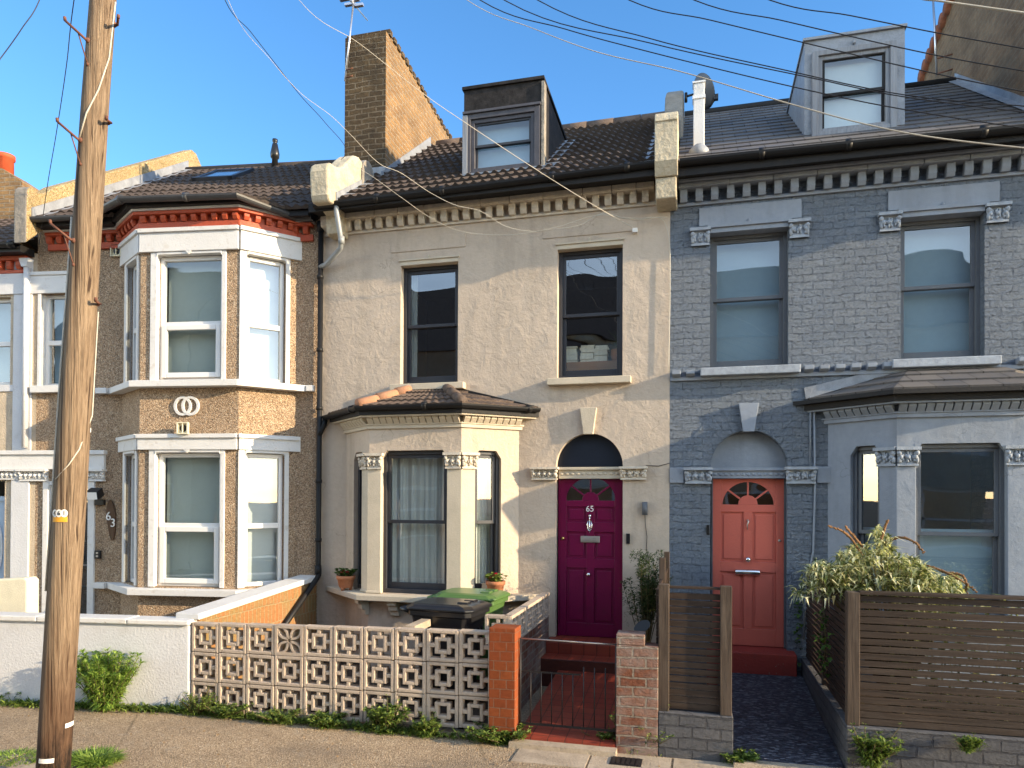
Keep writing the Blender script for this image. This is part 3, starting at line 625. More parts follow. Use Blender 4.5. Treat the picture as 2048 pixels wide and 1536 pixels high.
# little fittings by the door
m = MB(); m.tube([(-.61, -.045, 2.01), (-.61, -.045, 2.17)], .034, 14); m.box(-.63, -.59, -.02, 0, 2.06, 2.12); obj('wall_light', m, M['dish'], H65)
m = MB(); m.tube([(-.61, -.012, 2.01), (-.605, -.012, 1.9), (-.585, -.012, 1.75), (-.59, -.012, 1.6), (-.56, -.012, 1.45), (-.55, -.012, 1.3)], .004, 6); obj('cable', m, M['black'], H65); m = MB()
m.tube([(-.32, -.01, 2.64), (-.45, -.012, 2.605), (-.6, -.012, 2.615)], .004, 6); obj('cable', m, M['black'], H65)
m = MB(); m.box(-.835, -.79, -.025, 0, 1.655, 1.78); m.tube([(-.812, -.026, 1.69), (-.812, -.03, 1.69)], .012, 10); obj('doorbell', m, M['black'], H65, .006)
# bay window of 65
pl = [(-4.62, 0), (-4.03, -.52), (-2.80, -.52), (-2.2, 0)]
def stone_bay(house, pl, wallm, stone, carve, fm, gm, roofm, dk_, seed, sidelabel=None):
    zc0, zc1, zsh = 2.565, 2.765, 1.0
    bay = None
    m = MB(); FL, LL = facet(ID, pl[0], pl[1]); FF, LF = facet(ID, pl[1], pl[2]); FRt, LR = facet(ID, pl[2], pl[3])
    cw = .17
    wops = []
    for (fr, L, a, b) in ((FL, LL, .27, L_ if False else LL - cw), (FF, LF, cw, LF - cw), (FRt, LR, cw, LR - .25)):
        m.at(fr); m.wall(0, L, 0, 3.2, [(a, b, zsh, 2.80, 'rect', .1)], .1); wops.append((fr, a, b))
        for (p, q, s) in ((a, a + .07, 1), (b, b - .07, -1)):                # canted corners of the window head
            m.add([(p, -.002, 2.80), (q, -.002, 2.80), (p, -.002, 2.70), (p, .1, 2.70), (q, .1, 2.80)], [(0, 1, 2), (2, 1, 4, 3)])
    bay = obj('bay', m, wallm, house)
    for i, p in enumerate((pl[1], pl[2])):                                  # corner columns
        m = MB(); fa, fb = ((FL, LL), (FF, 0)) if i == 0 else ((FF, LF), (FRt, 0))
        m.at(fa[0]); m.box(fa[1] - cw - .005, fa[1] + .012, -.028, .0, zsh, zc0); m.at(fb[0]); m.box(-.012, cw + .005, -.028, .0, zsh, zc0)
        m.at(fa[0]); m.box(fa[1] - cw - .02, fa[1] + .02, -.04, 0, zsh, zsh + .03); m.at(fb[0]); m.box(-.02, cw + .02, -.04, 0, zsh, zsh + .03)
        obj('column', m, stone, bay, .006)
        for fr, a, b in ((fa[0], fa[1] - cw - .03, fa[1] + .01), (fb[0], -.01, cw + .03)):
            capital(bay, fr, a, b, zc0, zc1, -.02, carve, .05, seed + i)
    for (fr, a, b) in wops:
        sash_window(bay, fr, a, b, zsh + .001, 2.80 - .001, fm, gm, .5, .07, .05) if False else None
    m = MB(); band(m, pl, -.05, .03, 3.075, 3.12); band(m, pl, -.05, .045, 3.12, 3.14); band(m, pl, -.05, .15, 3.215, 3.235)
    for fr, L in ((FL, LL), (FF, LF), (FRt, LR)):
        m.at(fr); n = int(L / .085)
        for k in range(n): u = k * L / n; m.prism([(-.02, 3.14), (-.045, 3.13), (-.105, 3.19), (-.105, 3.215), (-.02, 3.215)], 'x', u + .006, u + L / n - .006)
    m.at(ID); obj('bay_cornice', m, stone, house, .004)
    m = MB(); band(m, pl, -.04, .17, 3.236, 3.33); obj('bay_fascia', m, M['fascia'], house)
    return FL, LL, FF, LF, FRt, LR, wops, bay
r_ = stone_bay(H65, pl, M['render65'], M['stone65'], M['carve65'], M['dark_frame'], M['glass'], M['tile'], 0, 11)
bayf = r_[6]
for i, (fr, a, b) in enumerate(bayf):
    wn_ = sash_window(H65, fr, a, b, 1.001, 2.795, M['dark_frame'], M['glass'], .5, .06, .055)
    wn_['label'] = ('left side window of the bay', 'front bay window with net curtain', 'right side window of the bay')[i]
    blind(wn_, fr, a - .02, b + .02, 1.05, 2.78, .24, M['curtain'], 'curtain', .018)
m = MB(); e = [Vector((*p, 3.34)) for p in offs(pl, .2)]; gutter(m, [(-4.93, -.03, 3.315)] + e[1:3] + [(-1.93, -.04, 3.345)], .052); obj('bay_gutter', m, M['black_plastic'], H65)
m = MB(); e = [Vector((*p, 3.335)) for p in offs(pl, .19)]; e[0] = Vector((-4.9, .0, 3.335)); e[3] = Vector((-1.95, 0, 3.335)); t0, t1 = Vector((-3.63, 0.0, 3.635)), Vector((-3.2, 0.0, 3.635))
roof_courses(m, e[1], e[2], t0, t1, 4, .014, .12, .022); roof_courses(m, e[0], e[1], t0 - Vector((.04, 0, 0)), t0, 4, .014, .12, .022); roof_courses(m, e[2], e[3], t1, t1 + Vector((.04, 0, 0)), 4, .014, .12, .022)
obj('bay_roof', m, M['tile'], H65)
for (a, b, n) in ((e[1], t0, 3), (e[2], t1, 3)):
    m = MB()
    for k in range(n): p, q = a.lerp(b, k / n), a.lerp(b, (k + 1.08) / n); o_ = Vector((0, 0, .035)); m.tube([p + o_, q + o_ * .7], [.07, .06], 12)
    obj('hip_tile', m, M['hip'] if a is e[1] else M['tile'], H65)
m = MB(); m.prism([(-3.6, 3.62), (-3.15, 3.62), (-1.98, 3.335), (-1.95, 3.37), (-3.1, 3.665), (-3.6, 3.665)], 'y', -.025, .003); obj('flashing', m, M['black_plastic'], H65)
m = MB(); band(m, pl, -.1, .2, .925, .995); shelf = obj('bay_sill', m, M['stone65'], H65, .008)
for fr, L, u in ((r_[2], r_[3], .38), (r_[2], r_[3], r_[3] - .35), (r_[0], r_[1], r_[1] - .03), (r_[4], r_[5], .05)):
    m = MB(fr); m.prism([(0, .925), (-.15, .925), (-.15, .87), (-.11, .86), (-.10, .8), (-.06, .79), (-.05, .73), (0, .72)], 'x', u - .06, u + .06); obj('sill_bracket', m, M['stone65'], H65, .008)
# roof of 65
RM = .7; ZE = 6.10
def rz(y): return ZE + RM * (y + .34)
m = tile_mb((-4.92, -.36, ZE - .012), (-.5, -.36, ZE - .012), (-4.92, 2.85, rz(2.85)), (-.46, 2.85, rz(2.85)), 13, .034, .12, .05)
m.quad((-5.05, 2.86, rz(2.85) - .02), (-.32, 2.86, rz(2.85) - .02), (-.32, 8, 6.1), (-5.05, 8, 6.1)); m.quad((-5.0, -.3, ZE - .03), (-.4, -.3, ZE - .03), (-.4, 2.85, rz(2.85) - .03), (-5.0, 2.85, rz(2.85) - .03))
roof65 = obj('roof', m, M['tile_dark'], H65)
m = MB()
for k in range(9): m.tube([(-4.4 + k * .44, 2.85, rz(2.85) + .01), (-4.4 + k * .44 + .43, 2.85, rz(2.85) + .015)], .1, 12)
obj('ridge_tile', m, M['tile'], H65)
# chimney stack wall of 65
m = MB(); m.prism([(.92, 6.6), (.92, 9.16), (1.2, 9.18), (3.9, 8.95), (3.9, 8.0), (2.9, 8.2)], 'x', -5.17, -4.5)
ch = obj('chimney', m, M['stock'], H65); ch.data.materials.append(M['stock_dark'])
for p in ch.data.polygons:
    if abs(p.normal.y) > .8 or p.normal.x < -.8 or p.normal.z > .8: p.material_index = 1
m = MB()
for k in range(18): y = 1.0 + k * .16; z = 9.165 - (y - 1.2) * .085; m.box(-5.19, -4.485 + rnd.uniform(0, .02), y, y + .1, z - .02, z + rnd.uniform(.05, .08))
obj('chimney_coping', m, M['stock_dark'], H65, .01)
m = MB(); m.prism([(.75, rz(.75) + .02), (.75, rz(.75) + .12), (2.75, rz(2.75) + .22), (2.75, rz(2.75) + .04)], 'x', -4.5, -4.485)
m.quad((-4.485, .7, rz(.7) + .045), (-4.3, .7, rz(.7) + .045), (-4.3, 2.8, rz(2.8) + .045), (-4.485, 2.8, rz(2.8) + .045)); m.box(-5.1, -4.48, .88, .915, rz(.8), rz(.92) + .14)
obj('chimney_flashing', m, M['lead'], H65)
# curved party parapets
def parapet(house, x0, x1, prof, mat, name='parapet', bev=.035): m = MB(); m.prism(prof, 'x', x0, x1); return obj(name, m, mat, house, bev)
def arcpts(cy, cz, r, a0, a1, n=8): return [(cy + r * math.cos(R(a0 + (a1 - a0) * i / n)), cz + r * math.sin(R(a0 + (a1 - a0) * i / n))) for i in range(n + 1)]
pr = [(-.56, 6.02), (-.6, 6.1), (-.63, 6.4), (-.60, 6.49), (-.54, 6.535), (-.44, 6.54), (-.34, 6.56), (-.22, 6.63), (-.1, 6.74), (0, 6.84), (.12, 6.94), (.24, 6.975), (.34, 6.95), (.41, 6.87), (.44, 6.72), (.2, 6.4), (-.2, 6.05)]
parapet(H65, -4.85, -4.585, pr, M['kneeler'], 'parapet', .03)
m = MB(); m.prism([(-.02, 6.1), (-.44, 6.1), (-.4, 6.04), (-.24, 5.98), (-.22, 5.74), (-.02, 5.72)], 'x', -4.83, -4.6); obj('parapet_corbel', m, M['kneeler'], H65, .02)
m = MB(); m.prism([(.30, 6.5), (.30, 6.85)] + arcpts(.5, 6.85, .18, 180, 30, 5) + [(.75, 6.8), (.75, 6.6)], 'x', -4.84, -4.56); obj('parapet', m, M['conc'], H65, .03)
m = MB(); m.prism([(-.42, 6.07), (-.42, 6.2), (.42, 6.76), (.42, 6.64)], 'x', -4.583, -4.57); m.quad((-4.57, -.4, 6.12), (-4.42, -.36, 6.13), (-4.42, .5, 6.74), (-4.57, .5, 6.76)); obj('parapet_flashing', m, M['lead'], H65)
# dormer of 65
m = MB(); dx0, dx1, dy, dz = -3.03, -1.95, .2, 7.66
m.wall(dx0, dx1, 6.42, dz, [(-2.93, -2.03, 6.5, 7.3)], .1, dy)
m.prism([(dy + .004, 6.35), (dy + .004, dz - .002), (2.0, dz - .02), (2.0, 7.5)], 'x', dx1 - .03, dx1); m.prism([(dy + .004, 6.35), (dy + .004, dz - .002), (2.0, dz - .02), (2.0, 7.5)], 'x', dx0, dx0 + .03)
m.box(dx0 - .02, dx1 + .02, dy - .03, 2.05, dz, dz + .04)
dm = obj('dormer', m, plain('mossy_black_cladding', (.028, .025, .024), .8, 9, .85, .2, .006, 30), H65)
m = MB(); frame_ring(m, -3.0, -1.98, 6.49, 7.31, dy - .045, dy + .02, .075, .05, .07); m.box(-3.03, -1.97, dy - .07, dy, 7.31, 7.345); frame_ring(m, -2.925, -2.055, 6.54, 7.24, dy - .02, dy + .06, .05); obj('window_frame', m, plain('charcoal_timber', (.07, .068, .078), .3, 8, .6, .3), dm, .004); m = MB(); m.box(-3.034, -2.965, dy - .055, dy - .002, 6.46, 7.3); obj('casing', m, M['grey_dormer'], dm, .004); m = MB(); m.box(-1.965, -1.925, dy - .03, dy + .10, 6.44, 7.63); obj('corner_board', m, M['conc'], dm, .004)
for za, zb, v, nm in ((6.87, 7.2, dy + .0, 'upper_sash'), (6.56, 6.91, dy + .035, 'lower_sash')):
    m = MB(); frame_ring(m, -2.88, -2.1, za, zb, v, v + .03, .035); obj(nm, m, M['dark_frame'], dm, .003); pane(dm, ID, -2.85, -2.13, za + .03, zb - .03, v + .015, M['glass_matte'])
blind(dm, ID, -2.9, -2.08, 6.55, 7.22, dy + .12, M['blind_blue'])
m = MB(); m.quad((-1.94, .05, rz(.05) + .05), (-1.75, .1, rz(.1) + .05), (-1.75, 1.75, rz(1.75) + .05), (-1.94, 1.75, rz(1.75) + .06)); m.box(-3.05, -1.9, .12, .19, rz(.15) + .0, rz(.15) + .06); obj('dormer_flashing', m, M['lead'], H65)
# parapet between the beige and the grey house
pr = [(-.42, 5.95), (-.5, 6.1), (-.5, 6.55)] + arcpts(-.32, 6.52, .2, 170, 45, 6) + [(-.05, 6.6), (.05, 6.45), (-.1, 6.0)]
parapet(H65, -.48, -.22, pr, M['kneeler'], 'parapet', .055)
m = MB(); m.prism([(-.40, 5.95), (-.36, 5.72), (0, 5.70), (0, 6.0)], 'x', -.475, -.235); obj('parapet_corbel', m, M['kneeler'], H65, .015)
pr = [(1.0, rz(1.0)), (1.0, rz(1.0) + .35), (1.1, 7.55), (1.3, 7.85), (1.55, 8.03), (1.85, 8.05), (2.1, 7.9), (2.3, 7.8)]
parapet(H65, -.44, -.19, pr, M['conc']); m = MB(); m.prism([(-.1, rz(-.1)), (-.1, 6.45), (1.0, rz(1.0) + .3), (1.0, rz(1.0))], 'x', -.45, -.24); obj('parapet', m, M['conc'], H65, .02)
m = MB(); m.quad((-.46, -.3, rz(-.3) + .05), (-.46, 2.6, rz(2.6) + .05), (-.62, 2.6, rz(2.6) + .045), (-.62, -.3, rz(-.3) + .045)); obj('parapet_flashing', m, M['lead'], H65)
# down pipes of 65
m = MB(); m.tube([(-4.58, -.4, 6.03), (-4.58, -.4, 5.95), (-4.57, -.33, 5.72), (-4.56, -.30, 5.58), (-4.6, -.25, 5.52), (-4.9, -.09, 5.38), (-5.0, -.07, 5.36)], .034, 12); m.tube([(-4.56, -.302, 5.66), (-4.56, -.302, 5.56)], .042, 12); obj('swan_neck_pipe', m, M['metal_pipe'], H65)
m = MB(); m.tube([(-4.995, -.065, 5.98), (-5.0, -.065, 1.25), (-4.985, -.075, 1.15), (-4.99, -.12, 1.1), (-5.0, -.6, .78), (-5.0, -1.25, .35)], .036, 12)
m.tube([(-4.93, -.03, 3.27), (-4.94, -.04, 3.2), (-4.97, -.06, 3.12), (-5.0, -.07, 3.05)], .036, 10); m.tube([(-5.0, -.065, 5.98), (-5.0, -.065, 5.85)], .05, 10); m.tube([(-5.0, -.07, 1.28), (-4.99, -.08, 1.16)], .046, 10)
for z in (5.2, 4.2, 3.4, 2.4, 1.6): m.tube([(-5.0, -.065, z), (-5.0, -.065, z + .05)], .045, 10)
obj('down_pipe', m, M['black_plastic'], H65)

# ================================================================== HOUSE 67 (grey painted brick)
H67 = thing('terraced_house', 'grey painted brick terraced house with coral front door and lead dormer', 'house', (2, 0, 0))
XE = 4.25
V1 = (.15, 1.03, 3.76, 5.46); V2 = (2.215, 3.05, 3.77, 5.45); pl7 = [(1.46, 0), (2.05, -.52), (3.24, -.52), (3.82, 0)]
m = MB(); m.wall(-.318, XE, 0, 6.12, [V1, V2, (.16, 1.02, 0, 3.02, 'arch', .17), (1.62, 3.66, .95, 3.0, 'bay')], .15)
m.quad((XE, 0, 0), (XE, 8, 0), (XE, 8, 6.1), (XE, 0, 6.1)); m.quad((-.31, 8, 0), (XE, 8, 0), (XE, 8, 6.1), (-.31, 8, 6.1)); m.quad((-.316, .3, 0), (-.316, 8, 0), (-.316, 8, 6.1), (-.316, .3, 6.1))
obj('wall', m, M['brick67'], H67)
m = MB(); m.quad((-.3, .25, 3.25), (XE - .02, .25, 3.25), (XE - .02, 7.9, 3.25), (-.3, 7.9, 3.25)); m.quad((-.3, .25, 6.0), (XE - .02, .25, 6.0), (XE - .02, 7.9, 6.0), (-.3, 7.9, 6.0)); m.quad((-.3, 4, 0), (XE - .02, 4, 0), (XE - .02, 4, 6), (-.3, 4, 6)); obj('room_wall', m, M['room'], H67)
m = MB(); dentils(m, ID, -.2, XE, 5.765, 5.91, .105, .178, .085); m.box(-.24, XE, -.03, 0, 5.735, 5.775)
x = -.22
while x < XE: L = rnd.uniform(.45, .8); m.box(x, x + L - .006, -.15 + rnd.uniform(-.004, .004), 0, 5.91, 5.965); x += L
m.box(-.22, XE, -.19, 0, 5.97, 6.0)
obj('cornice', m, M['stone67'], H67, .005)
m = MB(); m.box(-.22, XE, -.33, -.01, 6.001, 6.06); m.box(-.22, XE, -.36, -.33, 5.96, 6.1); obj('fascia', m, M['fascia'], H67)
m = MB(); gutter(m, [(-.2, -.40, 6.12), (2, -.405, 6.10), (XE, -.40, 6.06)], .065); obj('gutter', m, M['black_plastic'], H67)
m = MB(); cnt = 0
x = -.29
while x < XE:
    if not (.02 < x < 1.12 or 2.05 < x < 3.2): m.prism([(0, 3.675), (-.06, 3.675), (-.105, 3.70), (-.105, 3.745), (0, 3.745)], 'x', x, x + .1)
    x += .165
m.box(-.31, XE, -.03, 0, 3.63, 3.678); obj('string_course', m, M['stone67'], H67, .006)
for j, (a, b, c, d) in enumerate((V1, V2)):
    m = MB(); m.box(a - .11, b + .12, -.13, .14, c - .095, c); obj('sill', m, M['carve67'], H67, .01)
    m = MB(); m.box(a - .13, b + .14, -.02, .004, d + .02, d + .24); obj('lintel', m, M['stone67'], H67, .004)
    m = MB(); m.box(a, b, -.03, .15, d - .075, d - .002); m.box(a - .03, b + .03, -.055, .01, d - .02, d + .018); m.blob(((a + b) / 2, -.04, d + .03), (.02, .015, .03), 6, 4); obj('lintel_moulding', m, M['stone67'], H67, .003)
    capital(H67, ID, a - .225, a - .005, d - .215, d - .01, 0, M['carve67'], .06, 20 + j); capital(H67, ID, b + .005, b + .225, d - .215, d - .01, 0, M['carve67'], .06, 25 + j)
    wn_ = sash_window(H67, ID, a, b, c + .001, d - .076, M['grey_frame'], M['glass_matte'], .53, .13, .05); wn_['label'] = ('left', 'right')[j] + ' upstairs sash window with a pale blind'
    blind(wn_, ID, a + .03, b - .03, c + .05, d - .08, .31, M['blind_blue'])
keystone(H67, ID, .59, 3.0, 3.335, .125, .225, M['stone67'], .065)
m = MB()
for i in range(19):                                                           # brick arch ring, each voussoir a little proud
    a = math.pi * (i + .025) / 19; b = math.pi * (i + .975) / 19; r0, r1 = .435, .73
    m.prism([(.59 - r0 * math.cos(a), 2.59 + r0 * math.sin(a)), (.59 - r1 * math.cos(a), 2.59 + r1 * math.sin(a)), (.59 - r1 * math.cos(b), 2.59 + r1 * math.sin(b)), (.59 - r0 * math.cos(b), 2.59 + r0 * math.sin(b))], 'y', -.006 + rnd.uniform(-.002, .002), .01)
obj('arch_ring', m, M['brick67'], H67, .003)
capital(H67, ID, -.14, .175, 2.39, 2.585, 0, M['carve67'], .08, 31); capital(H67, ID, 1.0, 1.33, 2.39, 2.585, 0, M['carve67'], .08, 32)
m = MB(); m.box(-.317, -.15, -.025, 0, 2.4, 2.585); obj('impost_band', m, M['stone67'], H67, .006); m = MB(); m.box(1.34, 1.66, -.025, 0, 2.4, 2.585); obj('impost_band', m, M['stone67'], H67, .006)
m = MB(); m.box(.175, 1.005, .04, .17, 2.455, 2.58); m.box(.175, 1.005, .015, .17, 2.545, 2.58)
for i in range(13): m.blob((.22 + i * .0625, .04, 2.5), (.028, .012, .018), 8, 4)
obj('transom', m, M['stone67'], H67, .004)
m = MB(); m.poly([(.59 - .44, .15, 2.55)] + [(.59 - .44 * math.cos(math.pi * i / 20), .15, 2.59 + .44 * math.sin(math.pi * i / 20)) for i in range(21)] + [(.59 + .44, .15, 2.55)]); obj('arch_panel', m, M['stone67'], H67)
d67 = panel_door(H67, ID, .19, 1.0, .46, 2.452, .13, M['door67'], [.10, .44, .50, .80], (.845, .36), 'coral painted front door with chrome letterbox')
m = MB(); m.box(.175, .189, .11, .17, .45, 2.456); m.box(1.001, 1.015, .11, .17, .45, 2.456); obj('door_frame', m, M['grey_frame'], H67)
m = MB(); m.tube([(.45, .118, 1.335), (.73, .118, 1.335)], .036, 12); m.box(.46, .72, .112, .131, 1.305, 1.365); obj('letterbox', m, M['chrome'], d67, .006)
m = MB(); m.tube([(.595, .13, 1.49), (.595, .1, 1.49)], .015, 10); m.blob((.595, .085, 1.49), .034, 12, 7); obj('door_knob', m, M['chrome'], d67)
m = MB(); m.tube([(.59, .12, 1.96), (.6, .1, 1.94), (.585, .1, 1.9), (.59, .11, 1.84)], [.012, .01, .008, .004], 8); obj('door_knocker', m, M['pewter'], d67)
m = MB(); m.tube([(.95, .13, 1.72), (.95, .11, 1.72)], .016, 10); obj('lock', m, M['pewter'], d67)
m = MB(); m.box(.12, 1.1, -.24, .2, .0, .452); obj('doorstep', m, M['step67'], H67, .012)
m = MB(); m.box(.115, .15, -.03, 0, 1.78, 1.9); obj('doorbell', m, M['black'], H67, .006)
m = MB(); m.tube([(1.31, -.015, 3.35), (1.32, -.015, 2.3), (1.30, -.015, 1.6), (1.22, -.015, 1.2), (1.2, -.015, .6)], .012, 6); obj('cable', m, M['stone67'], H67); m = MB(); m.tube([(1.27, -.015, 3.4), (1.265, -.015, 2.6)], .008, 6); obj('cable', m, M['stone67'], H67)
r_ = stone_bay(H67, pl7, M['stone67'], M['stone67'], M['carve67'], M['grey_frame'], M['glass'], M['slate'], 0, 41)
for i, (fr, a, b) in enumerate(r_[6]):
    wn_ = sash_window(H67, fr, a, b, 1.001, 2.795, M['grey_frame'], M['glass'], .47, .06, .05); wn_['label'] = ('left', 'front', 'right')[i] + ' window of the grey bay'
    blind(wn_, fr, a + .02, b - .02, 1.05, 1.9, .2, M['blind_blue'])
def flat_courses(A, B, D, C, n, lift, mat_name, parent, nm):
    """plain slate courses with UVs so each course shows its joints"""
    A, B, C, D = map(Vector, (A, B, C, D)); nr = (B - A).cross(D - A).normalized()
    if nr.z < 0: nr = -nr
    m = MB(); uv = []
    for k in range(n):
        rows = [(k / n, 0), (k / n, lift), (min(1, (k + 1.05) / n), .002)]
        P_ = []
        for s, lf in rows: l, r = A.lerp(D, s), B.lerp(C, s); P_.append((tuple(l + nr * lf), tuple(r + nr * lf), (l - A).length, 0))
        L0 = (B - A).length
        for j in range(2):
            m.add([P_[j][0], P_[j][1], P_[j + 1][1], P_[j + 1][0]], [(0, 1, 2, 3)])
            u0 = (A.lerp(D, k / n) - A).dot((B - A).normalized()); v0 = k * .3 + (.02 if j == 0 else .03); v1 = v0 + (.005 if j == 0 else .26); uv.append([(u0, v0), (u0 + L0, v0), (u0 + L0, v1), (u0, v1)])
    o = obj(nm, m, M[mat_name], parent); L = o.data.uv_layers.new(name='UVMap')
    for p in o.data.polygons:
        q = uv[p.index]; vs = [o.data.vertices[i].co for i in p.vertices]
        ax = (B - A).normalized(); root = parent
        for li in p.loop_indices:
            co = o.data.vertices[o.data.loops[li].vertex_index].co; L.data[li].uv = (co.dot(ax) + 40, q[0][1] + (q[2][1] - q[0][1]) * (1 if abs((co - o.data.vertices[p.vertices[0]].co).dot(Vector((0, 0, 1)))) > .03 else 0))
    return o
e = [Vector((*p, 3.345)) for p in offs(pl7, .24)]; e[0] = Vector((1.24, 0, 3.36)); e[3] = Vector((4.04, 0, 3.36)); t0, t1 = Vector((2.3, .0, 3.665)), Vector((3.2, 0, 3.665))
flat_courses(e[1], e[2], t0, t1, 3, .022, 'slate', H67, 'bay_roof'); flat_courses(e[0], e[1], t0 - Vector((.03, 0, 0)), t0, 3, .022, 'slate', H67, 'bay_roof'); flat_courses(e[2], e[3], t1, t1 + Vector((.03, 0, 0)), 3, .022, 'slate', H67, 'bay_roof')
m = MB(); band(m, pl7, .0, .25, 3.30, 3.345); obj('bay_eave', m, M['fascia'], H67)
m = MB(); band(m, pl7, -.05, .14, 3.236, 3.3); obj('bay_eave_board', m, M['ply'], H67)
m = MB(); m.prism([(1.22, 3.37), (2.3, 3.68), (2.3, 3.74), (1.2, 3.5)], 'y', -.02, .004); m.box(2.3, 3.2, -.02, .004, 3.65, 3.72); obj('flashing', m, M['lead'], H67)
m = MB(); band(m, pl7, -.1, .18, .925, .995); obj('bay_sill', m, M['stone67'], H67, .008)
# roof of 67
flat_courses((-.22, -.42, 6.10), (XE, -.42, 6.06), (-.22, 2.7, 8.26), (XE, 2.7, 8.26), 15, .018, 'slate', H67, 'roof')
m = MB(); m.quad((-.3, 2.72, 8.24), (XE, 2.72, 8.24), (XE, 8, 6.1), (-.3, 8, 6.1)); m.quad((-.22, -.3, 6.1), (XE, -.3, 6.08), (XE, 2.7, 8.22), (-.22, 2.7, 8.22)); m.tube([(-.2, 2.7, 8.27), (XE, 2.7, 8.27)], .06, 10); obj('roof_back', m, M['fascia'], H67)
m = MB(); a0, a1, b0, b1, dy, dz = 1.23, 2.31, 1.34, 2.2, .2, 7.655
m.wall(a0, a1, 6.42, dz, [(1.36, 2.16, 6.5, 7.47)], .1, dy); m.prism([(dy + .004, 6.35), (dy + .004, dz - .002), (2.1, dz - .01), (2.1, 7.55)], 'x', a1 - .03, a1); m.prism([(dy + .004, 6.35), (dy + .004, dz - .002), (2.1, dz - .01), (2.1, 7.55)], 'x', a0, a0 + .03); m.box(a0 - .02, a1 + .02, dy - .03, 2.15, dz, dz + .03)
m.tube([(1.77, dy - .0, 7.56), (1.77, dy - .02, 7.56)], .02, 8)
d7 = obj('dormer', m, M['lead'], H67)
m = MB(); frame_ring(m, 1.31, 2.22, 6.49, 7.5, dy - .05, dy + .02, .07, .05, .06); frame_ring(m, 1.38, 2.15, 6.54, 7.44, dy - .02, dy + .06, .045); obj('window_frame', m, M['grey_dormer'], d7, .004)
for za, zb, v, nm in ((6.97, 7.42, dy, 'upper_sash'), (6.56, 7.01, dy + .035, 'lower_sash')):
    m = MB(); frame_ring(m, 1.42, 2.11, za, zb, v, v + .03, .035); obj(nm, m, M['fascia'], d7, .003); pane(d7, ID, 1.45, 2.08, za + .03, zb - .03, v + .015, M['glass_matte'])
blind(d7, ID, 1.4, 2.13, 6.55, 7.44, dy + .1, M['blind_white'])
# brick stack on the far side of the grey house
m = MB(); m.prism([(-.2, 6.2), (-.2, 9.7), (2.4, 9.72), (4.55, 9.2), (4.55, 7.0)], 'x', 3.62, 4.22); st = obj('chimney', m, M['stock_brown'], H67)
m = MB()
for k in range(22):
    y = -.15 + k * .21; z = 9.70 if y < 2.4 else 9.72 - (y - 2.4) * .242
    m.tube([(3.56, y, z - .03), (4.26, y, z - .03)], .105, 10)
obj('chimney_coping', m, plain('sooty_clay_coping', (.24, .09, .05), .35, 8, .85, .2, .004, 40), H67)
m = MB(); m.prism([(-.35, 6.1), (-.35, 6.24), (2.72, 8.4), (2.72, 8.25)], 'x', 3.605, 3.62); m.quad((3.605, -.35, 6.165), (3.5, -.35, 6.155), (3.5, 2.7, 8.29), (3.605, 2.7, 8.3)); obj('chimney_flashing', m, M['lead'], H67)
m = MB(); m.box(4.1, XE, -.45, .3, 5.9, 6.5); obj('parapet', m, M['stone67'], H67, .03)

# ================================================================== HOUSE 63 (pebbledash, set at a slight angle)
H63 = thing('terraced_house', 'brown pebbledash terraced house with white two-storey bay and red dentil cornice', 'house', tuple(O63), A63)
UL = -4.24; F3 = M63
p3 = [(-2.9, 0), (-2.3, -.5), (-.9, -.5), (-.33, 0)]
K1 = (-4.17, -3.62, 3.79, 5.13)
D63 = (-4.09, -3.3, 0, 2.42)
m = MB(F3); m.wall(UL, -.0, 0, 6.05, [K1, D63 + ('rect', .16), (-2.75, -.5, .6, 5.8, 'bay')], .12)
m.quad((UL, 0, 0), (UL, 8, 0), (UL, 8, 6), (UL, 0, 6)); m.quad((0, .0, 0), (0, 8, 0), (0, 8, 6), (0, .0, 6)); m.quad((UL, 8, 0), (0, 8, 0), (0, 8, 6), (UL, 8, 6))
obj('wall', m, M['pebble63'], H63)
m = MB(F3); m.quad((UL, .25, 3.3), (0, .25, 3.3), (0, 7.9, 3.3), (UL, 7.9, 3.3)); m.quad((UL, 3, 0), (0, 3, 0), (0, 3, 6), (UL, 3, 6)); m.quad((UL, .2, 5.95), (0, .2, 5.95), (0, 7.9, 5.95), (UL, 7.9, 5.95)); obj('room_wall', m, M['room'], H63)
m = MB(F3); fc = []
for i in range(3):
    fr, L = facet(F3, p3[i], p3[i + 1]); a, b = ((.2, L - .12), (.24, L - .24), (.09, L - .15))[i]; fc.append((fr, L, a, b))
    m.at(fr); m.wall(0, L, 0, 5.8, [(a, b, 1.0, 2.83, 'rect', .1), (a, b, 3.76, 5.48, 'rect', .1)], .1)
bay = obj('bay', m, M['pebble63'], H63)
m = MB()
for i, (fr, L, a, b) in enumerate(fc):
    m.at(fr)
    for z0, z1, zl in ((1.0, 2.83, 3.04), (3.76, 5.48, 5.79)):
        e0, e1 = (-.0 if i else -.03), L + (.0 if i < 2 else .03)
        k = .0026 * i
        m.box(e0 if i else -.04, e1 + (.04 if i == 2 else 0), -.045 - k, 0, z1 + .001, zl)                       # lintel block
        m.box(e0 - .01, e1 + .01, -.075 - k, 0, zl - .055, zl + .0); m.box(a - .09, a, -.022, .06, z0, z1); m.box(b, b + .06, -.022, .06, z0, z1)
        m.prism([(a, z1 + .001), (b, z1 + .001), (b, z1 - .06), (b - .02, z1 - .035), (a + .02, z1 - .035), (a, z1 - .06)], 'y', -.03, .07)
        if i == 1: m.prism([((a + b) / 2 - .05, z1 + .003), ((a + b) / 2 + .05, z1 + .003), ((a + b) / 2, z1 - .045)], 'y', -.048, .0)
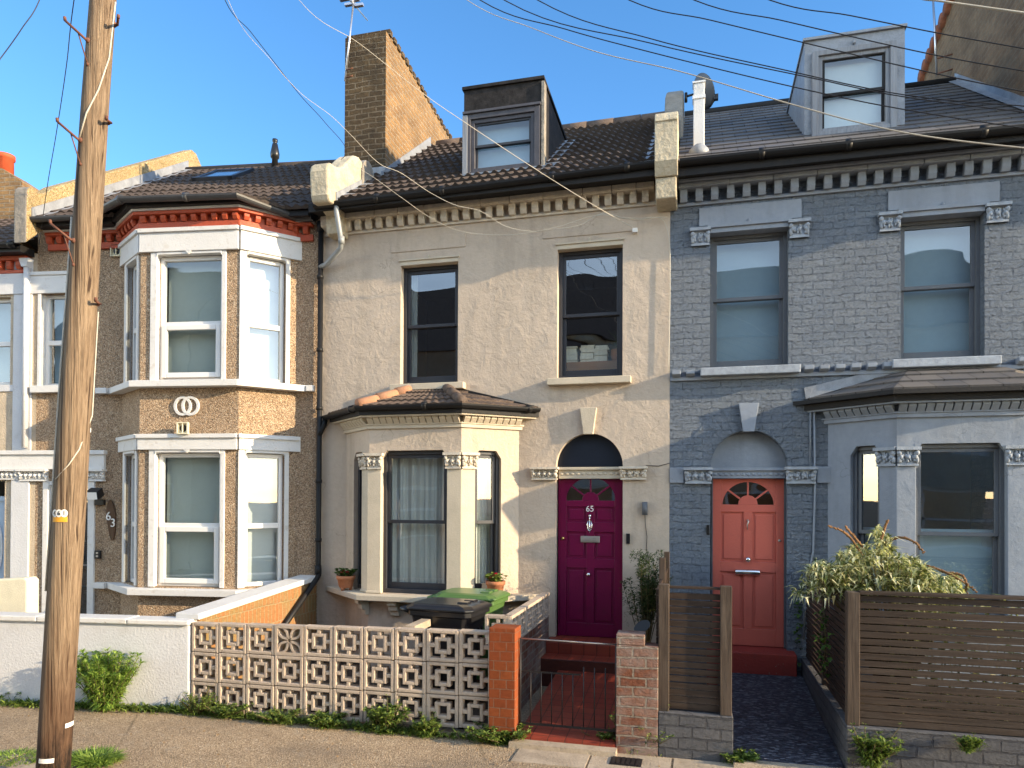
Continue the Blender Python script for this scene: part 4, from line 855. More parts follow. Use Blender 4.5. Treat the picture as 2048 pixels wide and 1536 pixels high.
m.at(F3); m.at(fc[0][0]); m.box(-.3, -.0, -.03, .1, 5.5, 5.79) if 0 else None
obj('window_surround', m, M['white63'], H63, .006)
for i, (fr, L, a, b) in enumerate(fc):
    for z0, z1, nm in ((1.005, 2.79, 'downstairs'), (3.765, 5.44, 'upstairs')):
        wn_ = upvc_window(H63, fr, a + .001, b - .001, z0, z1, .455, .065, .055, i == 1, M['blind_green'] if i == 1 else M['blind_white']); wn_['label'] = nm + ' ' + ('left', 'front', 'right')[i] + ' bay window'
for z, dz in ((3.66, .085), (.9, .085)):
    m = MB(F3); band(m, p3, -.1, .15, z, z + dz); q = offs(p3, .15); m.box(q[0][0] - .12, q[0][0] + .05, -.1, 0, z + .002, z + dz - .002); m.box(q[3][0] - .05, q[3][0] + .06, -.08, 0, z + .002, z + dz - .002); obj('sill', m, M['white63'], H63, .006)
# interlinked rings moulding and vents
m = MB(fc[1][0]); cx = fc[1][1] / 2 - .02
for s in (-1, 1):
    pts = []; n = 28; c0 = cx + s * .055
    for k in range(n):
        a = 2 * math.pi * k / n
        for r, y in ((.125, 0), (.125, -.025), (.092, -.025), (.092, 0)): pts.append((c0 + r * math.cos(a), y - (.003 if s > 0 else 0), 3.415 + r * 1.04 * math.sin(a)))
    m.add(pts, [(k * 4 + j, k * 4 + (j + 1) % 4, ((k + 1) % n) * 4 + (j + 1) % 4, ((k + 1) % n) * 4 + j) for k in range(n) for j in range(4)])
obj('ring_moulding', m, M['white63'], H63)
def vent(fr, u, z, s, v):
    m = MB(fr); frame_ring(m, u - s, u + s, z - s, z + s, v - .045, v, .018); m.box(u - s, u + s, v - .015, v, z - s, z + s); m.box(u - .006, u + .006, v - .043, v - .01, z - s, z + s); o = obj('vent', m, M['cream_plastic'], H63, .003)
    m = MB(fr); pts = [(u + s * .62 * math.cos(2 * math.pi * k / 20), v - .0165, z + s * .62 * math.sin(2 * math.pi * k / 20)) for k in range(20)]; m.poly(pts); obj('vent_hole', m, M['black'], o)
vent(fc[1][0], cx - .0, 3.11, .08, -.076); vent(F3, -3.0, 5.71, .085, 0)
# red dentil cornice along wall and bay
m = MB(F3)
for u0, u1 in ((-4.05, -2.86), (-.37, -.08)): dentils(m, F3, u0, u1, 5.83, 5.93, .085, .155, .075); m.at(F3); m.box(u0, u1, -.045, 0, 5.74, 5.83); m.box(u0, u1, -.11, 0, 5.93, 5.975)
for fr, L, a, b in fc: dentils(m, fr, .03, L + .02, 5.87, 5.955, .09, .145, .07)
m.at(F3); band(m, p3, -.1, .05, 5.795, 5.87); band(m, p3, -.1, .02, 5.87, 5.96); band(m, p3, -.1, .12, 5.958, 6.0)
obj('cornice', m, M['redpaint'], H63, .006)
m = MB(F3); band(m, p3, -.1, .14, 6.002, 6.03); m.box(-4.05, -2.9, -.13, 0, 5.978, 6.0); m.box(-.35, -.06, -.13, 0, 5.978, 6.0); obj('cornice_cap', m, M['white63'], H63)
m = MB(F3); band(m, p3, -.1, .2, 6.032, 6.1); m.box(-4.05, -2.9, -.26, 0, 6.004, 6.1); m.box(-.35, -.06, -.26, 0, 6.004, 6.08); obj('fascia', m, M['fascia'], H63)
q = offs(p3, .27)
m = MB(); m.at(ID); gutter(m, [F3 @ Vector(p) for p in ((-4.05, -.32, 6.10), (-3.2, -.32, 6.1), (q[1][0], q[1][1], 6.12), (q[2][0], q[2][1], 6.1), (-.3, -.14, 6.04), (-.05, -.14, 6.02))], .06); obj('gutter', m, plain('dark_grey_gutter', (.05, .05, .052), .3, 5, .45, .4), H63)
m63 = .64
def rz3(v): return 6.08 + m63 * (v + .3)
m = MB(F3); roof_courses(m, (-4.05, -.3, 6.08), (.02, -.3, 6.08), (-4.05, 3.45, rz3(3.45)), (.02, 3.45, rz3(3.45)), 14, .034, .14, .028)
roof_courses(m, (q[1][0] + .02, q[1][1] + .04, 6.1), (q[2][0] - .02, q[2][1] + .04, 6.1), (-2.1, .2, rz3(.2) + .05), (-1.1, .2, rz3(.2) + .05), 4, .02, .14, .028)
roof_courses(m, (-3.15, -.28, 6.1), (q[1][0] + .02, q[1][1] + .04, 6.1), (-2.5, .2, rz3(.2) + .05), (-2.1, .2, rz3(.2) + .05), 4, .02, .14, .028)
roof_courses(m, (q[2][0] - .02, q[2][1] + .04, 6.1), (-.25, -.2, 6.08), (-1.1, .2, rz3(.2) + .05), (-.7, .2, rz3(.2) + .05), 4, .02, .14, .028)
m.quad((UL, 3.46, rz3(3.45)), (0, 3.46, rz3(3.45)), (0, 8, 6.1), (UL, 8, 6.1)); m.quad((UL, -.25, 6.05), (0, -.25, 6.05), (0, 3.45, rz3(3.45) - .03), (UL, 3.45, rz3(3.45) - .03)); m.tube([(-4.05, 3.45, rz3(3.45)), (0, 3.45, rz3(3.45))], .08, 10)
obj('roof', m, M['tile_dark'], H63)
n63 = Vector((0, -m63, 1)).normalized()
def onroof(u, v, o): return Vector((u, v, rz3(v))) + n63 * o
m = MB(F3)
for (ua, ub, va, vb, o) in ((-3.07, -2.34, 2.02, 2.1, .1), (-3.07, -2.34, 2.72, 2.8, .1), (-3.07, -2.99, 2.02, 2.8, .095), (-2.42, -2.34, 2.02, 2.8, .095)):
    a = [onroof(ua, va, o), onroof(ub, va, o), onroof(ub, vb, o), onroof(ua, vb, o)]; b = [onroof(ua, va, 0), onroof(ub, va, 0), onroof(ub, vb, 0), onroof(ua, vb, 0)]
    m.add([tuple(x) for x in b + a], [(0, 3, 2, 1), (4, 5, 6, 7), (0, 1, 5, 4), (1, 2, 6, 5), (2, 3, 7, 6), (3, 0, 4, 7)])
sk = obj('roof_window', m, M['dark_frame'], H63)
m = MB(F3); m.quad(*[tuple(onroof(u, v, .08)) for u, v in ((-3.05, 2.05), (-2.36, 2.05), (-2.36, 2.78), (-3.05, 2.78))]); obj('roof_pane', m, plain('roof_window_glass', (.1, .14, .2), .1, 2, .06, .8), sk)
m = MB(F3); m.lathe([(.055, 8.3), (.055, 8.56), (.08, 8.58), (.085, 8.66), (.05, 8.84), (.03, 8.86), (.05, 8.88), (.05, 8.93), (.02, 8.94)], -2.2, 3.3, 14); obj('flue_pipe', m, M['black'], H63)
# left parapet of the pebbledash house
pr = [(-.42, 5.72), (-.42, 6.42)] + arcpts(-.3, 6.42, .12, 180, 40, 5) + [(-.08, 6.56), (.1, 6.72), (1.5, 7.62), (3.65, 9.0), (3.8, 9.0), (4.3, 8.6), (4.3, 8.1), (3.2, 8.2), (0, 6.1)]
m = MB(F3); m.prism(pr, 'x', UL - .02, UL + .18); pp = obj('parapet', m, M['pebble_yellow'], H63, .02); pp.data.materials.append(M['conc'])
for f in pp.data.polygons:
    if f.normal.y < -.7 and f.center.y < .2: f.material_index = 1
m = MB(F3); m.prism([(-.34, 6.06), (-.34, 6.24), (1.4, 7.36), (3.5, 8.72), (3.5, 8.46), (1.4, 7.12)], 'x', UL + .18, UL + .2); m.quad((UL + .2, -.3, 6.13), (UL + .36, -.3, 6.13), (UL + .36, 3.4, rz3(3.4) + .05), (UL + .2, 3.4, rz3(3.4) + .06)); obj('parapet_flashing', m, M['lead'], H63)
# upstairs small window and front door of 63
m = MB(F3); m.box(-4.33, -3.3, -.03, 0, 5.13, 5.43); m.box(-4.33, -3.3, -.05, 0, 5.39, 5.44); m.box(-4.22, -4.17, -.02, .1, 3.79, 5.13); m.box(-3.62, -3.55, -.02, .1, 3.79, 5.13); m.box(K1[0] - .1, K1[1] + .1, -.09, .1, 3.69, 3.79); obj('window_surround', m, M['white63'], H63, .005)
wn_ = upvc_window(H63, F3, K1[0], K1[1], K1[2] + .001, K1[3] - .001, .48, .08, .05, False, M['blind_blue']); wn_['label'] = 'narrow upstairs window behind the pole'
m = MB(F3); m.box(-4.85, -3.14, -.05, 0, 2.59, 2.86); m.box(-4.86, -3.12, -.08, 0, 2.8, 2.86); m.box(-4.1, -4.02, -.03, .16, .1, 2.42); m.box(-3.4, -3.3, -.03, .16, .1, 2.42); m.box(-4.02, -3.4, -.01, .15, 2.36, 2.42); m.box(-4.02, -3.4, .06, .13, 2.2, 2.26); obj('door_surround', m, M['white63'], H63, .006)
capital(H63, F3, -4.46, -4.02, 2.42, 2.59, -.0, M['white63'], .08, 51); capital(H63, F3, -3.42, -3.14, 2.42, 2.59, -.0, M['white63'], .08, 52)
m = MB(F3); frame_ring(m, -4.02, -3.4, .25, 2.2, .1, .14, .06); m.box(-3.96, -3.62, .11, .13, .3, 2.15)
for z in (1.5, 1.15, .85): m.box(-3.62, -3.46, .105, .135, z, z + .05)
dr = obj('door', m, M['black'], H63); pane(dr, F3, -3.63, -3.46, .3, 2.14, .12, M['glass']); pane(H63, F3, -4.02, -3.4, 2.26, 2.36, .1, M['glass'])
m = MB(F3); m.box(-4.3, -3.2, -.35, .2, 0, .26); obj('doorstep', m, M['slab'], H63, .01)
m = MB(F3); m.box(-3.28, -3.14, -.05, 0, 2.08, 2.16); m.tube([(-3.2, -.03, 2.2), (-3.18, -.1, 2.22), (-3.16, -.12, 2.3)], .02, 8); m.prism([(-.2, 2.27), (-.1, 2.33), (-.06, 2.22), (-.16, 2.16)], 'x', -3.3, -3.12); fl = obj('security_light', m, M['black'], H63, .006)
m = MB(F3); m.quad((-3.285, -.184, 2.16), (-3.135, -.184, 2.16), (-3.135, -.206, 2.26), (-3.285, -.206, 2.26)); obj('lamp_glass', m, M['number_white'], fl)
cpl = P63(222, 1040, -.02)
m = MB(F3); pts = []
for k in range(24):
    a = 2 * math.pi * k / 24; r = .085 + .012 * math.sin(3 * a) if 1 else 0; x, z = r * .82 * math.cos(a), .29 * math.sin(a) * (1 + .06 * math.sin(2 * a)); an = R(9); pts.append((cpl.x + x * math.cos(an) + z * math.sin(an) * .55 * -1, cpl.z + z))
m.prism(pts, 'y', -.022, 0); pq = obj('number_plaque', m, M['plaque'], H63, .006)
obj('house_number', text_mb('6', .17, .006, F3 @ Matrix.Translation((cpl.x - .035, -.026, cpl.z + .05)) @ Matrix.Rotation(R(0), 4, 'Y')), M['number_white'], pq); obj('house_number', text_mb('3', .17, .006, F3 @ Matrix.Translation((cpl.x + .035, -.027, cpl.z - .045))), M['number_white'], pq)
b_ = P63(196, 1109, -.02); m = MB(F3); m.box(b_.x - .045, b_.x + .045, -.035, 0, b_.z - .06, b_.z + .06); db = obj('doorbell', m, M['black'], H63, .01)
m = MB(F3); m.box(b_.x - .02, b_.x + .012, -.039, -.034, b_.z + .01, b_.z + .035); m.box(b_.x - .02, b_.x + .012, -.039, -.034, b_.z - .035, b_.z - .01); obj('button', m, M['pewter'], db)

# ================================================================== HOUSE 61 (its edge, left of the pole)
H61 = thing('terraced_house', 'cream terraced house with pale blue door, cut off at the left edge', 'house', tuple(M63 @ Vector((-6.4, 0, 0))), A63)
m = MB(F3); m.wall(-9, UL + .0, 0, 5.72, [(-5.9, -4.66, 3.82, 5.1), (-5.75, -4.72, .1, 2.42)], .12); m.quad((-9, 0, 0), (-9, 8, 0), (-9, 8, 5.7), (-9, 0, 5.7)); m.quad((-9, 3, 0), (UL, 3, 0), (UL, 3, 5.7), (-9, 3, 5.7)); obj('wall', m, plain('cream_roughcast', (.52, .43, .32), .2, 5, .9, .1, .02, 40), H61)
m = MB(F3); m.box(UL - .36, UL - .065, -.02, 0, 2.86, 5.62); m.box(-9, UL - .08, -.035, 0, 5.13, 5.43); m.box(-9, -4.56, -.02, .08, 3.72, 3.815); m.box(UL - .36, UL - .08, -.03, 0, .1, 2.44); m.box(-9, -4.86, -.055, 0, 2.59, 2.87); obj('surround', m, M['white'], H61, .006)
m = MB(F3); m.tube([(UL - .12, -.06, 5.5), (UL - .12, -.06, 2.9)], .04, 10); m.prism([(UL - .2, 5.62), (UL - .04, 5.62), (UL - .08, 5.5), (UL - .16, 5.5)], 'y', -.12, -.02); obj('down_pipe', m, M['white'], H61)
wn_ = upvc_window(H61, F3, -5.9, -4.66, 3.825, 5.095, .48, .08, .05, False, M['blind_blue'])
m = MB(F3); dentils(m, F3, -7, UL - .1, 5.48, 5.6, .085, .155, .075); m.at(F3); m.box(-8, UL - .1, -.045, 0, 5.43, 5.48); m.box(-8, UL - .1, -.11, 0, 5.6, 5.66); obj('cornice', m, M['redpaint'], H61, .006)
m = MB(F3); gutter(m, [(-8, -.3, 5.76), (UL - .08, -.3, 5.76)], .055); m.box(-8, UL - .05, -.26, 0, 5.662, 5.76); obj('gutter', m, M['black_plastic'], H61)
m = MB(F3); roof_courses(m, (-8, -.3, 5.76), (UL - .02, -.3, 5.76), (-8, 2.3, 7.2), (UL - .02, 2.3, 7.2), 10, .02, .15, .03); m.quad((-8, 2.3, 7.2), (UL, 2.3, 7.2), (UL, 8, 5.5), (-8, 8, 5.5)); obj('roof', m, M['tile'], H61)
p_ = P63(10, 345, 3.1); m = MB(F3); m.prism([(p_.x - 1.2, 6.2), (p_.x + .65, 6.2), (p_.x + .62, p_.z - .33), (p_.x + .2, p_.z - .06), (p_.x - 1.2, p_.z + .1)], 'y', 2.8, 3.4); o_ = obj('chimney', m, M['stock'], H61)
m = MB(F3); m.lathe([(.15, p_.z - .3), (.145, p_.z + .24), (.17, p_.z + .25), (.17, p_.z + .33), (.12, p_.z + .34)], p_.x, 3.1, 18); obj('chimney_pot', m, M['terracotta_red'], H61)
capital(H61, F3, -4.9, -4.47, 2.44, 2.59, 0, M['white63'], .07, 61)
m = MB(F3); frame_ring(m, -5.75, -4.72, .2, 2.2, .06, .12, .07); m.box(-5.75, -4.72, .06, .12, 2.2, 2.42) if 0 else None; m.box(-5.68, -4.79, .085, .115, .25, 2.14); dr = obj('door', m, plain('pale_blue_door', (.33, .43, .55), .06, 4, .4, .4), H61)
m = MB(F3)
pts = []
for k in range(32):
    a = 2 * math.pi * k / 32
    for r, y in ((.2, .086), (.2, .07), (.165, .07), (.165, .086)): pts.append((-4.98 + r * .85 * math.cos(a), y, 1.45 + r * 2.2 * math.sin(a)))
m.add(pts, [(k * 4 + j, k * 4 + (j + 1) % 4, ((k + 1) % 32) * 4 + (j + 1) % 4, ((k + 1) % 32) * 4 + j) for k in range(32) for j in range(4)]); obj('door_moulding', m, M['white'], dr)
m = MB(F3); m.poly([(-4.98 + .14 * math.cos(2 * math.pi * k / 24), .084, 1.45 + .36 * math.sin(2 * math.pi * k / 24)) for k in range(24)]); obj('door_pane', m, M['blind_green'], dr)

# ================================================================== HOUSE 69 and the houses across the street (shade and reflections)
H69 = thing('terraced_house', 'plain brick terraced house with one bay, right of the grey house', 'house', (7, 0, 0))
m = MB(); m.box(XE + .01, 9.5, 0.01, 8, 0, 6.1); obj('wall', m, M['stock_brown'], H69)
p9 = [(4.7, 0), (5.3, -.55), (6.6, -.55), (7.2, 0)]
m = MB(); band(m, p9, -.05, .0, 0, 3.2); band(m, p9, -.05, .2, 3.2, 3.35); obj('bay', m, M['stone67'], H69)
m = MB(); m.prism([(-.45, 6.1), (2.7, 8.3), (8, 6.1)], 'x', XE + .01, 9.5); obj('roof', m, M['tile_dark'], H69)
for i, xx in enumerate((-16.5, -11.6, -6.7, -1.8, 3.1)):
    oh = thing('terraced_house', ('first', 'second', 'third', 'fourth', 'fifth')[i] + ' house from the left in the brick row across the street', 'house', (xx + 2.4, -14, 0), 0, 'houses across the street')
    m = MB(Matrix.Translation((xx + 4.85, -12.6, 0)) @ Matrix.Rotation(math.pi, 4, 'Z')); m.wall(0, 4.85, 0, 7.0, [(.7, 1.6, 3.5, 5.0), (3.2, 4.1, 3.5, 5.0), (.5, 2.3, .9, 2.6), (3.3, 4.15, .1, 2.6)], .1); m.quad((0, 8, 0), (4.85, 8, 0), (4.85, 8, 7), (0, 8, 7)); m.quad((0, 2.5, 0), (4.85, 2.5, 0), (4.85, 2.5, 5.6), (0, 2.5, 5.6))
    obj('wall', m, plain('opposite_render_%d' % i, ((.5, .42, .3), (.3, .19, .12), (.55, .5, .42), (.34, .22, .13), (.5, .45, .36))[i], .15, 3), oh)
    m2 = MB(m.fr)
    for (a, b, c, d) in ((.7, 1.6, 3.5, 5.0), (3.2, 4.1, 3.5, 5.0), (.5, 2.3, .9, 2.6)): frame_ring(m2, a, b, c, d, .05, .1, .08); m2.box(a, b, .05, .1, (c + d) / 2 - .04, (c + d) / 2 + .04)
    obj('window_frame', m2, M['upvc'], oh)
    m2 = MB(m.fr); m2.prism([(-.3, 7.0), (3.0, 9.9), (8, 7.0)], 'x', 0, 4.84); obj('roof', m2, M['tile_dark'], oh)

# ================================================================== FRONT WALLS AND FENCES
fv = F3 @ Matrix.Translation((0, -2.5, 0))
def tilted(z0, z1, zr0, zr1): return z0, z1
ww = thing('garden_wall', 'white painted low garden wall with stone coping behind the pole', 'wall', tuple(F3 @ Vector((-2.5, -2.45, 0))), A63)
m = MB(fv); m.box(-6, -.37, 0, .16, -.1, .875); obj('wall', m, M['white'], ww, .02)
m = MB(fv); x = -6
while x < -.42:
    L = min(rnd.uniform(.7, 1.1), -.36 - x); m.box(x, x + L - .006, -.035 - rnd.uniform(0, .006), .2, .876, .93 + rnd.uniform(-.004, .006)); x += L
obj('coping', m, M['white63'], ww, .012)
dv = thing('garden_wall', 'short cream wall beside the pale blue door, behind the white garden wall', 'wall', tuple(F3 @ Vector((-4.5, -1.4, 0))), A63)
m = MB(F3); a_, b_ = P63(54, 1185, -1.5), P63(25, 1156, -1.5); m.prism([(a_.x - .9, 0), (a_.x, 0), (a_.x, b_.z - .03), (a_.x - .04, b_.z + .005), (a_.x - .9, b_.z - .06)], 'y', -1.5, -1.3); obj('wall', m, plain('cream_wall_paint', (.7, .64, .48), .12, 7, .85, .2, .006), dv, .02)
sw = thing('garden_wall', 'orange brick party wall with pale coping, between the pebbledash and beige gardens', 'wall', (-5.15, -1.2, 0))
m = MB(); m.prism([(-2.4, 0), (-2.4, .92), (-.02, 1.07), (-.02, 0)], 'x', -5.26, -5.05); obj('wall', m, M['garden_brick'], sw)
m = MB(); m.prism([(-2.46, .921), (-2.46, .985), (-.03, 1.14), (-.03, 1.071)], 'x', -5.30, -5.01); obj('coping', m, M['white63'], sw, .012)
# pierced block wall
SCR = thing('screen_wall', 'low wall of pierced square concrete screen blocks along the pavement', 'wall', (-3.44, -2.46, 0))
def screen_block(mb, x0, z0, s, h, y0, y1, jit=0):
    """one cast block: square rim, inner square ring, four short links"""
    b = .034; k = s * .24; t_ = .034; cx, cz = x0 + s / 2, z0 + h / 2; e = .006
    frame_ring(mb, x0 + .003, x0 + s - .003, z0 + .003, z0 + h - .003, y0, y1, b)
    frame_ring(mb, cx - k, cx + k, cz - k, cz + k, y0 + e, y1 - e, t_)
    mb.box(cx - .019, cx + .019, y0 + e, y1 - e, z0 + b, cz - k); mb.box(cx - .019, cx + .019, y0 + e, y1 - e, cz + k, z0 + h - b)
    mb.box(x0 + b, cx - k, y0 + e, y1 - e, cz - .019, cz + .019); mb.box(cx + k, x0 + s - b, y0 + e, y1 - e, cz - .019, cz + .019)
m = MB(); m2 = MB(); bw, bh = .3235, .3045
for r in range(3):
    for c in range(10):
        x0 = -5.055 + c * bw; z0 = -.005 + r * bh + c * .0075; yj = rnd.uniform(-.004, .004)
        if r == 2 and c == 3:
            frame_ring(m2, x0 + .003, x0 + bw - .003, z0 + .003, z0 + bh - .003, -2.52, -2.43, .03); cx, cz = x0 + bw / 2, z0 + bh / 2
            for a in (45, 135, 225, 315):
                for sgn in (-1, 1):
                    pa = []
                    for i in range(9):
                        q = i / 8; rr = .02 + q * .165; bulge = sgn * .042 * math.sin(math.pi * min(1, q * .98)); an = R(a); pa.append((cx + rr * math.cos(an) - bulge * math.sin(an), cz + rr * math.sin(an) + bulge * math.cos(an)))
                    for p, q in zip(pa, pa[1:]):
                        d = Vector((q[0] - p[0], q[1] - p[1])).normalized(); nx, nz = -d.y * .011, d.x * .011
                        m2.prism([(p[0] + nx, p[1] + nz), (p[0] - nx, p[1] - nz), (q[0] - nx, q[1] - nz), (q[0] + nx, q[1] + nz)], 'y', -2.514, -2.436)
        else: screen_block(m, x0, z0, bw, bh, -2.52 + yj, -2.43 + yj)
obj('pierced_blocks', m, M['screen'], SCR, .007); obj('flower_block', m2, M['screen'], SCR)
m = MB(); m.box(-5.05, -1.84, -2.50, -2.45, -.03, .008); m.box(-2.72, -2.62, -2.43, -2.0, .9, .97); obj('footing', m, M['slab'], SCR)
SC2 = thing('screen_wall', 'shaded side wall of pierced concrete blocks on dark brick beside the plum door steps', 'wall', (-1.72, -1.2, 0))
m = MB()
TR = Matrix.Translation((-1.76, 0, 0)) @ Matrix.Rotation(R(90), 4, 'Z')
for c in range(6): m.at(TR); screen_block(m, -2.02 + c * .31, .745 - c * .0, .31, .30, -.09 + .09 - .0, .09)
m.at(ID); screen_block(m, -2.045, .745, .275, .30, -2.02, -1.94)
obj('pierced_blocks', m, M['screen'], SC2, .006)
m = MB(); m.box(-1.86, -1.77, -2.02, -.15, 0, .743); obj('brick_base', m, M['old_brick'], SC2)
m = MB(); m.box(-1.82, -1.575, -2.62, -2.4, -.02, 1.03); o = obj('brick_pier', m, M['red_brick'], None, .006); tag(o, 'narrow bright red brick gate pier at the end of the pierced block wall', 'pier')
BW = thing('brick_wall', 'low weathered red brick wall between the iron gate and the small slatted fence', 'wall', (-.5, -2.5, 0))
m = MB(); m.box(-.675, -.315, -2.6, -2.4, -.02, .935); m.box(-.675, -.43, -2.6, -2.4, .936, 1.03); obj('wall', m, M['old_brick'], BW, .008)
GB = brick_mat('grey_painted_garden_brick', (.095, .096, .105), (.125, .125, .135), (.065, .065, .075), .23, .095, .009, .014, 1.0, (.16, .155, .15), .4, .6, .5, .03)
def slat_panel(mb, x0, x1, z0, z1, y, n, fr, gap=.0065):
    mb.at(fr); h = (z1 - z0) / n
    for i in range(n): mb.box(x0, x1, y + rnd.uniform(-.002, .002), y + .02, z0 + i * h + .001 + rnd.uniform(0, .003), z0 + (i + 1) * h - gap + rnd.uniform(-.002, .003))
FS = thing('slatted_fence', 'small slatted wooden fence panel between two posts, beside the open slate path', 'fence', (0, -2.5, 0))
m = MB(); m.box(-.313, .30, -2.6, -2.4, -.02, .385); obj('base_wall', m, GB, FS, .008)
for a, b in ((-.315, -.225), (.195, .29)): m = MB(); m.box(a, b, -2.58, -2.49, .386, 1.47); obj('post', m, M['post'], FS, .005)
m = MB(); slat_panel(m, -.225, .195, .40, 1.40, -2.54, 17, ID); m.box(-.225, .195, -2.555, -2.50, 1.435, 1.455); obj('slat_panel', m, M['fence'], FS, .002)
for y0, z1 in ((-1.62, 1.62), (-.5, 1.6)): m = MB(); m.box(-.36, -.30, y0, y0 + .07, .0, z1); obj('post', m, M['post'], FS, .004)
m = MB(); slat_panel(m, -2.48, -.1, .4, 1.42, .32, 17, Matrix.Rotation(R(90), 4, 'Z')); obj('side_slats', m, M['fence_y'], FS, .002)
FB = thing('slatted_fence', 'long dark slatted fence on a grey painted wall, with shrub behind it', 'fence', (2.4, -2.5, 0))
m = MB(); m.box(1.17, 4.3, -2.6, -2.42, -.02, .385); m.box(1.17, 1.33, -2.418, -.02, -.02, .385); obj('base_wall', m, GB, FB, .01)
m = MB(); m.box(1.18, 1.275, -2.58, -2.485, .386, 1.46); obj('post', m, M['post'], FB, .005); m = MB(); m.box(1.2, 1.26, -1.3, -1.22, .386, 1.42); obj('post', m, M['post'], FB, .005)
m = MB(); slat_panel(m, 1.276, 4.3, .39, 1.44, -2.55, 18, ID); obj('slat_panel', m, M['fence'], FB, .002)
m = MB(); m.box(1.276, 4.3, -2.58, -2.49, 1.441, 1.468); obj('top_rail', m, M['fence'], FB, .003)
m = MB(); slat_panel(m, -2.48, -.05, .40, 1.43, -1.24, 18, Matrix.Rotation(R(90), 4, 'Z'), .016); obj('side_slats', m, M['fence_y'], FB, .002)
# low iron gate
G = thing('iron_gate', 'low black iron bar gate across the red tiled path', 'gate', (-1.12, -2.5, 0))
gx0, gx1, gy = -1.555, -.685, -2.5
for x in (gx0, gx1): m = MB(); m.tube([(x, gy, .12), (x, gy, .93)], .009, 8); obj('gate_upright', m, M['iron'], G)
m = MB(); m.tube([(gx0, gy, .925), (gx1, gy, .915)], .007, 8); obj('top_rail', m, M['pewter'], G); m = MB(); m.box(gx0, gx1, gy - .005, gy + .005, .145, .165); obj('rail', m, M['iron'], G); m = MB(); m.box(gx0, -1.0, gy - .004, gy + .004, .62, .635); obj('rail', m, M['iron'], G)
m = MB()
for i in range(8): x = gx0 + (i + 1) * .097; m.tube([(x, gy, .15), (x, gy, .63 if x < -1.0 else .7)], .0055, 6)
obj('bars', m, M['iron'], G)

# ================================================================== BINS, POTS
def wheelie_bin(label, loc, rz_, bm, lm):
    t_ = thing('wheelie_bin', label, 'bin', loc, rz_); F = Matrix.Translation(loc) @ Matrix.Rotation(rz_, 4, 'Z')
    m = MB(F); lv = [(.24, .20, .1), (.25, .215, .25), (.31, .265, .85), (.325, .28, .93), (.36, .295, .935), (.36, .295, .985)]
    pts = []
    for hx, hy, z in lv:
        c = .05
        pts += [(-hx, -hy + c, z), (-hx + c, -hy, z), (hx - c, -hy, z), (hx, -hy + c, z), (hx, hy - c, z), (hx - c, hy, z), (-hx + c, hy, z), (-hx, hy - c, z)]
    n = 8; m.add(pts, [tuple(range(8))] + [(i * n + k, i * n + (k + 1) % n, (i + 1) * n + (k + 1) % n, (i + 1) * n + k) for i in range(len(lv) - 1) for k in range(n)])
    for k in range(3): m.prism([(.318 - .012 + k * 0, .3), (.33, .32), (.345, .8), (.33, .82)], 'y', -.12 + k * .1, -.10 + k * .1)
    obj('body', m, bm, t_, .012)
    m = MB(F); lv = [(.385, .31, .987, 0), (.39, .315, 1.015, 0), (.36, .29, 1.03, .01), (.34, .27, 1.045, .0), (.30, .23, 1.058, -.02)]; pts = []
    for hx, hy, z, sh in lv:
        c = .07; pts += [(-hx + sh, -hy + c, z), (-hx + c + sh, -hy, z), (hx - c + sh, -hy, z), (hx + sh, -hy + c, z), (hx + sh, hy - c, z), (hx - c + sh, hy, z), (-hx + c + sh, hy, z), (-hx + sh, hy - c, z)]
    m.add(pts, [tuple(range(8))[::-1], tuple(range(32, 40))] + [(i * n + k, i * n + (k + 1) % n, (i + 1) * n + (k + 1) % n, (i + 1) * n + k) for i in range(len(lv) - 1) for k in range(n)])
    m.box(.15, .27, -.14, -.03, 1.045, 1.075); m.box(.15, .27, .03, .14, 1.045, 1.075)
    obj('lid', m, lm, t_, .012)
    m = MB(F); m.tube([(-.43, -.25, .99), (-.43, .25, .99)], .022, 10)
    for y in (-.24, 0, .24): m.tube([(-.35, y, .97), (-.43, y, .99)], .024, 8)
    obj('handle', m, bm, t_)
    for y in (-.25, .25): m = MB(F @ Matrix.Translation((-.27, y, .1)) @ Matrix.Rotation(R(90), 4, 'X')); m.lathe([(.03, -.03), (.095, -.03), (.1, -.02), (.1, .02), (.095, .03), (.03, .03)], 0, 0, 18); obj('wheel', m, M['black'], t_)
    return t_
wheelie_bin('black wheelie bin with its lid closed, nearest the pierced block wall', (-2.52, -1.72, .06), R(-6), M['bin_black'], M['bin_black'])
wheelie_bin('bright green wheelie bin behind the black bin', (-2.5, -1.0, .08), R(-4), M['bin_green'], M['bin_green'])

